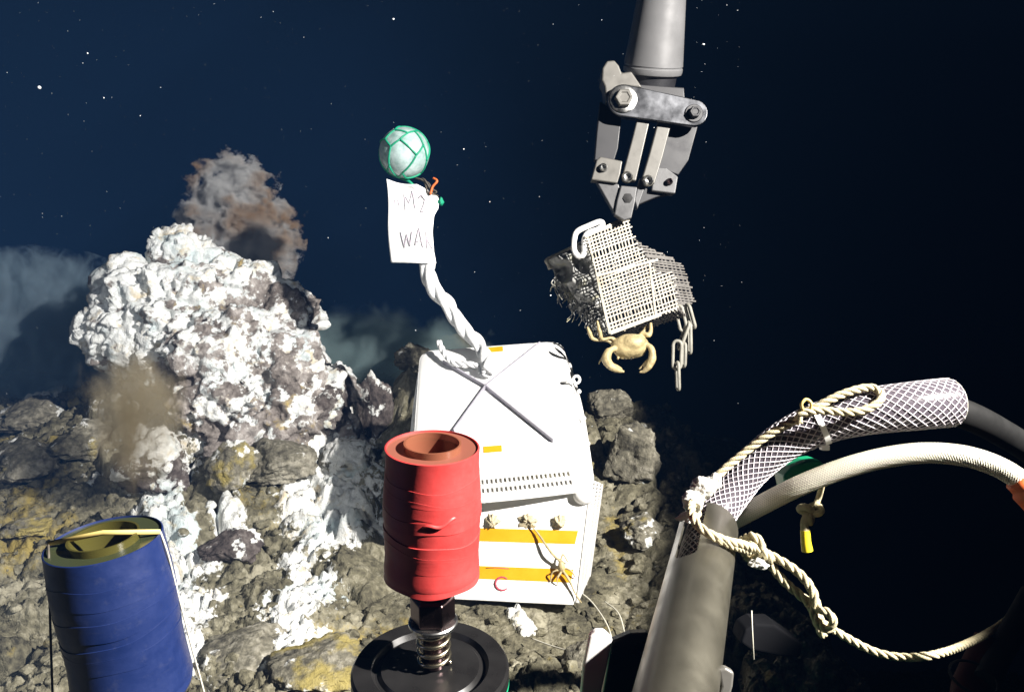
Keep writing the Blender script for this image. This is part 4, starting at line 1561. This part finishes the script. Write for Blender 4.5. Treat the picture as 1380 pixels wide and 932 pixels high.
def grid_panel(name, poly, depth, dirs, spacing, w, mat, ragged=0.0, seed=1, jitter=0.0):
    rg = random.Random(seed)
    mb = MB()
    cx = sum(p[0] for p in poly) / len(poly); cy = sum(p[1] for p in poly) / len(poly)
    for di, (d, sp) in enumerate(zip(dirs, spacing)):
        d = np.array(d) / np.hypot(*d)
        nrm = np.array([-d[1], d[0]])
        for k in range(-60, 61):
            p = np.array([cx, cy]) + nrm * (k * sp + rg.uniform(-jitter, jitter))
            for t0, t1 in inside_segments(p, d, poly):
                if t1 - t0 < 2 or rg.random() < 0.03:
                    continue
                a = p + d * t0; b_ = p + d * (t1 + (rg.random() ** 2 * ragged))
                nsg = max(1, int((t1 - t0) / 22))
                for s in range(nsg):
                    q0 = a + (b_ - a) * s / nsg; q1 = a + (b_ - a) * (s + 1) / nsg
                    z = 0.0012 * di
                    P0 = VA(q0[0], q0[1], depth(*q0) + z); P1 = VA(q1[0], q1[1], depth(*q1) + z)
                    mb.add(*barA(P0, P1, w * (0.85 + 0.3 * rg.random()), 0.0026, -CF))
    return build(mb, name, mat, bk, smooth=False)


def dfront(x, y):
    return 1.485 + 0.00084 * (x - 840) - 0.0001 * (y - 295) + 0.006 * math.sin((x + y) * 0.03)


FRONT = [(788, 320), (816, 307), (840, 295), (846, 296), (854, 326), (862, 338), (875, 352), (888, 371), (905, 366), (914, 415), (822, 449), (813, 402), (804, 370), (795, 340)]
grid_panel('front_panel', FRONT, dfront, [(0.94, -0.342), (0.235, 0.972)], [4.7, 4.75], 0.0023, 'mesh_wire', 5.0, 4, 0.35)
RIGHT = [(850, 318), (866, 330), (904, 347), (919, 358), (935, 405), (913, 417), (904, 366), (888, 372), (874, 350)]


def dright(x, y):
    return 1.54 + 0.0012 * (x - 870)


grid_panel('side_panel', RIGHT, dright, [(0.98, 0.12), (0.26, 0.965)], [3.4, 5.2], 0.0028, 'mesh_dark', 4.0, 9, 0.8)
BOT = [(822, 449), (914, 415), (926, 425), (850, 452), (828, 460)]
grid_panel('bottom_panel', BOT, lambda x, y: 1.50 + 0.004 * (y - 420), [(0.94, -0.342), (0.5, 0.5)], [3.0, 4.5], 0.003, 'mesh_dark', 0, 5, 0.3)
mb = MB()
for a_, b_, w in (((822, 449), (914, 415), .0055), ((804, 368), (822, 449), .0045), ((788, 320), (841, 294), .0045), ((875, 352), (884, 427), .004), ((803, 372), (886, 350), .0042)):
    mb.add(*barA(VA(*a_, dfront(*a_) - .002), VA(*b_, dfront(*b_) - .002), w, 0.004, -CF))
build(mb, 'rim_wires', 'mesh_wire', bk, smooth=False)
# crumpled dark net on the left side
TL_, TR_, BR_, BL_ = (737, 351), (796, 320), (824, 448), (766, 408)
nu, nv = 40, 44
vs = []
for j in range(nv + 1):
    for i in range(nu + 1):
        u, v = i / nu, j / nv
        x = (TL_[0] * (1 - u) + TR_[0] * u) * (1 - v) + (BL_[0] * (1 - u) + BR_[0] * u) * v
        y = (TL_[1] * (1 - u) + TR_[1] * u) * (1 - v) + (BL_[1] * (1 - u) + BR_[1] * u) * v
        x += (1 - u) * 8 * math.sin(v * 9) * v; y += 3 * math.sin(u * 8) * (v > .9)
        vs.append((x, y, 1.55 - 0.065 * u))
arr = np.array(vs)
wob = fbm(np.stack([arr[:, 0] * .04, arr[:, 1] * .055, 0 * arr[:, 0]], 1), 4, 21)
rid = 1 - np.abs(fbm(np.stack([arr[:, 0] * .05, arr[:, 1] * .03, 0 * arr[:, 0] + 5], 1), 3, 25))
uu = np.tile(np.linspace(0, 1, nu + 1), nv + 1)
dd = arr[:, 2] + (0.018 * wob - 0.03 * rid) * np.sin(np.pi * np.clip(uu * .9 + .1, 0, 1))
vs = [VA(x, y, d) for (x, y, _), d in zip(vs, dd)]
fs = [(j * (nu + 1) + i, (j + 1) * (nu + 1) + i, (j + 1) * (nu + 1) + i + 1, j * (nu + 1) + i + 1) for j in range(nv) for i in range(nu)]
o = link('crumpled_net', vs, fs, 'net_dark', bk)
sm = o.modifiers.new("thick", 'SOLIDIFY'); sm.thickness = 0.004
mb = MB()
rg = random.Random(12)
for k in range(170):
    t = rg.random()
    x0, y0 = 750 + 66 * t + rg.uniform(-4, 4), 376 + 62 * t + rg.uniform(-12, 6)
    d0 = 1.545 - .05 * t + rg.uniform(-.012, .01)
    ln = rg.uniform(8, 30)
    sway = rg.uniform(-.5, .5)
    p = [VA(x0, y0, d0), VA(x0 + sway * ln * .6 + rg.uniform(-3, 3), y0 + ln * .35, d0 + rg.uniform(-.012, .012)),
         VA(x0 + sway * ln * .4 + rg.uniform(-5, 5), y0 + ln * .7, d0 + rg.uniform(-.02, .02)), VA(x0 + sway * ln * .7 + rg.uniform(-5, 5), y0 + ln, d0 + rg.uniform(-.02, .02))]
    mb.add(*sweepA(smooth_path(p, 4), rg.uniform(.0005, .0012), 5))
o = build(mb, 'frayed_fibres', 'net_dark', bk, kind='stuff')
mb = MB().add(*sweepA(smooth_path([VA(739, 357, 1.55), VA(737, 350, 1.55), VA(757, 340, 1.53), VA(776, 331, 1.50), VA(796, 321, 1.485)], 6), 0.0034, 8))
mb.add(*sweepA(smooth_path([VA(738, 351, 1.548), VA(742, 362, 1.545)], 6), 0.005, 8))
build(mb, 'rim_wire', 'mesh_wire', bk)
sh = smooth_path([VA(780, 346, 1.46), VA(774, 338, 1.46), VA(774, 322, 1.462), VA(778, 312, 1.462), VA(792, 305, 1.46), VA(808, 299, 1.458), VA(812, 303, 1.457), VA(806, 309, 1.458), VA(793, 314, 1.457), VA(788, 322, 1.456), VA(788, 338, 1.456), VA(785, 345, 1.457)], 6)
vs, fs = sweepA(sh[:-1], 0.0052, 10, closed=True)
link('shackle', vs, fs, 'white_plastic', bk)
vs, fs = ballA(VA(806, 408, 1.47), 0.007, 12, 8, (.8, .8, 1.3))
link('edge_clip', vs, fs, 'white_plastic', bk)

mb = MB()
for k in range(75):
    x, y = 818 + 92 * rg.random(), 330 + 112 * rg.random()
    if not inside_segments(np.array([x, y]), np.array([1.0, 0.013]), FRONT) or len([1 for a_, b_ in inside_segments(np.array([x, y]), np.array([1.0, 0.013]), FRONT) if a_ <= 0 <= b_]) == 0:
        continue
    v, f = rock_shape(ICO2, rg.uniform(.0018, .0042) * DS, 200 + k, (1, .4, 1), 1.5)
    mb.add(v + np.array(VA(x, y, dfront(x, y) - .0005)), f)
build(mb, 'fouling', 'net_dark', bk, kind='stuff')
# chain hung from the basket
ch = thing("dangling_chain", VA(914, 524, 1.55), "dull grey chain of long links dangling from the basket's right corner", "chain")


def chain_link(x0, y0, x1, y1, d, face, wpx=9.5, r=0.0031):
    a, b_ = VA(x0, y0, d), VA(x1, y1, d + .004)
    t = (b_ - a).normalized(); L_ = (b_ - a).length
    s = (t.cross(-CF)).normalized(); f = t.cross(s)
    side = s * math.cos(face) + f * math.sin(face)
    hw_ = wpx * d * DS / FPX / 2
    pts = []
    for k in range(9):
        an = math.pi * k / 8
        pts.append(b_ - t * hw_ + side * math.cos(an) * hw_ + t * math.sin(an) * hw_)
    for k in range(9):
        an = math.pi + math.pi * k / 8
        pts.append(a + t * hw_ + side * math.cos(an) * hw_ + t * math.sin(an) * hw_)
    vs, fs = sweepA(pts, r, 8, closed=True)
    link('link', vs, fs, 'chain', ch)


chain_link(914, 412, 922, 446, 1.545, 0.5)
chain_link(928, 434, 915, 470, 1.545, 1.3)
chain_link(913, 459, 912, 497, 1.54, 0.25, 11)
chain_link(913, 488, 914, 525, 1.54, 1.45)
chain_link(926, 410, 935, 442, 1.57, 1.2)
chain_link(929, 436, 929.5, 476, 1.575, 1.4)
chain_link(922, 462, 921, 494, 1.57, 1.3)

# ================================================================== CRAB
cd = 1.462 * DS
K = cd / FPX


def cp_(x, y, o=0.0):
    return V(x, y, cd + o * DS)


parts = [('body', cp_(849, 466), 1.0, (25.5 * K, 15 * K, 16.5 * K), 0.10), ('body', cp_(853, 462, -.006), 1.0, (18 * K, 13 * K, 12 * K), 0.10),
         ('body', cp_(842, 476, .002), 1.0, (12 * K, 9 * K, 8 * K), 0.05), ('body', cp_(858, 474, .002), 1.0, (13 * K, 9 * K, 8 * K), 0.2)]
for x in (833, 838, 843, 848, 853):
    parts.append(('body', cp_(x, 481.5 + (x - 843) * -.06, -.003), 1.0, (1.6 * K, 2 * K, 2.6 * K), 0))
# left claw: upper arm, swollen palm, finger and thumb
parts += [('limb', [cp_(832, 470, -.004), cp_(826, 470, -.012), cp_(820, 474, -.016)], [4.5 * K, 4 * K, 4.5 * K]),
          ('limb', [cp_(820, 474, -.016), cp_(817, 483, -.02), cp_(822, 492, -.02), cp_(831, 498, -.018), cp_(840, 500.5, -.016)], [5.5 * K, 7 * K, 6 * K, 4.2 * K, 2.0 * K]),
          ('limb', [cp_(822, 490, -.016), cp_(832, 494.5, -.010), cp_(838, 497, -.009)], [3.5 * K, 2.6 * K, 1.3 * K]),
          ('limb', [cp_(866, 464, -.004), cp_(875, 466, -.012), cp_(879.5, 473, -.016)], [4.0 * K, 3.8 * K, 4.4 * K]),
          ('limb', [cp_(879.5, 473, -.016), cp_(878.5, 484, -.02), cp_(874, 493, -.02), cp_(868, 499.5, -.018), cp_(863, 501, -.017)], [4.6 * K, 5.6 * K, 5.0 * K, 3.4 * K, 1.8 * K]),
          ('limb', [cp_(874, 487, -.016), cp_(867, 493, -.011), cp_(862, 497, -.010)], [3.4 * K, 2.4 * K, 1.3 * K]),
          # walking legs
          ('limb', [cp_(860, 456, .004), cp_(866, 449, .0), cp_(874, 451.5, -.004), cp_(877, 445, .0), cp_(877, 436, .004)], [3.4 * K, 3.2 * K, 3.3 * K, 3 * K, 2.2 * K]),
          ('limb', [cp_(858, 456, .008), cp_(868, 446, .012), cp_(872, 438, .012)], [3 * K, 2.6 * K, 1.6 * K]),
          ('limb', [cp_(832, 462, .004), cp_(824, 455, .0), cp_(812, 457, -.004), cp_(808, 446, -.008), cp_(805, 433, -.006)], [3.2 * K, 2.4 * K, 2.2 * K, 3.2 * K, 1.5 * K]),
          ('limb', [cp_(830, 466, .006), cp_(818, 459, .004), cp_(800, 457, -.002), cp_(795, 449, -.006), cp_(792, 441, -.004)], [3.0 * K, 2.2 * K, 2.4 * K, 3.0 * K, 1.6 * K]),
          ('limb', [cp_(826, 472, .008), cp_(816, 478, .004), cp_(809, 486, .006), cp_(807, 491, .008)], [2.6 * K, 2.2 * K, 1.6 * K, 1.0 * K])]
creature("crab", parts, 0.0016, 'shell', "sandy yellow crab clinging under the mesh basket with both claws curled down", "crab", 2)
crab = bpy.data.objects['crab']
for x in (842.5, 850.5):
    vs, fs = ball(cp_(x, 483.5, -.007), 1.3 * K, 12, 8)
    link('eye', vs, fs, 'black', crab)


# ================================================================== WATER: FLAKES, SMOKE, HAZE
def flakes():
    v0, f0 = ico(1)
    VV, FF, off = [], [], 0
    spots = [(53, 118, 1.6, .0042), (530, 26, 1.5, .0028), (140, 132, 1.6, .002), (189, 156, 1.7, .0022), (948, 60, 1.6, .0035), (625, 201, 1.7, .002), (660, 272, 1.6, .0022), (742, 398, 1.5, .0026), (118, 72, 1.6, .003)]
    for k in range(1700):
        x = 1000 * rng.random() ** 1.15; y = 930 * rng.random() ** 1.2
        d = rng.uniform(1.2, 2.9)
        spots.append((x, y, d, (0.00020 + 0.0008 * rng.random() ** 7) * (0.6 + .3 * d)))
    for x, y, d, r in spots:
        c = V(x, y, d)
        if c.z < 0.35 and y > 420:
            continue
        s = rng.uniform(.6, 1.5, 3)
        VV.append(v0 * r * 0.62 * s + np.array(c)); FF += [(a + off, b_ + off, c_ + off) for a, b_, c_ in f0]; off += len(v0)
    link("drifting_flakes", np.concatenate(VV), FF, 'snow', origin=(0, 0, 0), kind='stuff', label="white flakes of marine snow drifting in the dark water")


flakes()


def smoke_mat(name, col_a, col_b, dens, nscale, lo, hi, half, stretch=(1, 1, 1), cscale=None, taper=0.0, namt=1.0, eamt=0.5, dist=0.6):
    m = bpy.data.materials.new(name)
    m.use_nodes = True
    nt = m.node_tree
    nt.nodes.remove(nt.nodes["Principled BSDF"])
    pv = nt.nodes.new("ShaderNodeVolumePrincipled")
    oc = objc(nt)
    mp = nd(nt, "ShaderNodeMapping")
    mp.inputs["Scale"].default_value = stretch
    nt.links.new(oc, mp.inputs["Vector"])
    n1 = noise(nt, nscale, 6, 0.62, mp.outputs[0], dist)
    # fall off towards the edge of the body
    sc = nd(nt, "ShaderNodeMapping")
    sc.inputs["Scale"].default_value = tuple(1 / h for h in half)
    nt.links.new(oc, sc.inputs["Vector"])
    sx = nt.nodes.new("ShaderNodeSeparateXYZ")
    nt.links.new(sc.outputs[0], sx.inputs[0])
    wide = mth(nt, 'ADD', 1.0, mth(nt, 'MULTIPLY', sx.outputs[2], taper))
    hx = mth(nt, 'MULTIPLY', sx.outputs[0], wide); hy = mth(nt, 'MULTIPLY', sx.outputs[1], wide)
    r2 = mth(nt, 'ADD', mth(nt, 'MULTIPLY', hx, hx), mth(nt, 'ADD', mth(nt, 'MULTIPLY', hy, hy), mth(nt, 'MULTIPLY', sx.outputs[2], sx.outputs[2])))
    edge = mth(nt, 'SUBTRACT', 1.0, mth(nt, 'SQRT', r2))
    s = mth(nt, 'ADD', mth(nt, 'MULTIPLY', n1, namt), mth(nt, 'MULTIPLY', edge, eamt))
    mr = nd(nt, "ShaderNodeMapRange")
    mr.inputs["From Min"].default_value = lo; mr.inputs["From Max"].default_value = hi
    mr.inputs["To Min"].default_value = 0; mr.inputs["To Max"].default_value = dens
    nt.links.new(s, mr.inputs["Value"])
    nt.links.new(mr.outputs[0], pv.inputs["Density"])
    n2 = noise(nt, cscale or nscale * .6, 3, .5, mp.outputs[0])
    nt.links.new(ramp(nt, n2, [(0.47, col_a), (0.66, col_b)]), pv.inputs["Color"])
    nt.links.new(pv.outputs[0], nt.nodes["Material Output"].inputs["Volume"])
    return m


def smoke(px, py, d, half, mat, label):
    c = V(px, py, d)
    v, f = ico(3)
    v = v * np.array(half) * 1.02
    M[mat.name] = mat
    return link("smoke_plume", v + np.array(c), f, mat.name, origin=c, kind='stuff', label=label)


smoke(320, 302, 2.85, (0.24, 0.19, 0.30), smoke_mat("smoke_brown_grey", (0.80, 0.81, 0.82), (0.52, 0.37, 0.25), 170, 13.0, 1.04, 1.34, (0.24, 0.19, 0.30), (1, 1, 1.2), 6.5, 0.5, 1.6, 0.95, 0.2),
      "billowing grey and brown smoke rising behind the mound's peak")
smoke(180, 560, 1.95, (0.14, 0.12, 0.22), smoke_mat("smoke_olive", (0.62, 0.55, 0.40), (0.42, 0.34, 0.2), 30, 15.0, 1.02, 2.0, (0.14, 0.12, 0.22), (1, 1, .45), None, 0.0, 1.7, 0.9, 0.3),
      "thin olive brown plume drifting up from the rocks left of the mound")
smoke(40, 455, 3.2, (0.6, 0.35, 0.36), smoke_mat("smoke_blue", (0.50, 0.68, 0.82), (0.42, 0.55, 0.66), 30, 9.0, 1.20, 2.1, (0.6, 0.35, 0.36), (1, 1, .7), None, 0.0, 2.3, 0.8, 1.2),
      "bluish milky smoke hanging over the ridge at the left edge")
smoke(500, 492, 3.2, (0.55, 0.4, 0.26), smoke_mat("smoke_teal", (0.50, 0.68, 0.70), (0.44, 0.58, 0.60), 26, 7.0, 0.68, 1.5, (0.55, 0.4, 0.26), (1, 1, 1), None, 0.0, 1.0, 0.9, 0.8),
      "teal grey haze of smoke lying between the mound and the crates")


def haze():
    x0, x1, y0, y1, z0, z1 = -15, 15, -13, 16, -8.0, 2.4
    vs = [(x, y, z) for z in (z0, z1) for y in (y0, y1) for x in (x0, x1)]
    fs = [(0, 2, 3, 1), (4, 5, 7, 6), (0, 1, 5, 4), (2, 6, 7, 3), (0, 4, 6, 2), (1, 3, 7, 5)]
    m = bpy.data.materials.new("haze_water")
    m.use_nodes = True
    nt = m.node_tree
    nt.nodes.remove(nt.nodes["Principled BSDF"])
    pv = nt.nodes.new("ShaderNodeVolumePrincipled")
    pv.inputs["Color"].default_value = (0.0060, 0.0180, 0.047, 1)
    pv.inputs["Density"].default_value = 0.12
    pv.inputs["Anisotropy"].default_value = -0.75
    nt.links.new(pv.outputs[0], nt.nodes["Material Output"].inputs["Volume"])
    M["haze_water"] = m
    link("haze", vs, fs, "haze_water", origin=(0, 0, 0), kind='stuff', smooth=False, label="clear blue black sea water filling the scene")


haze()
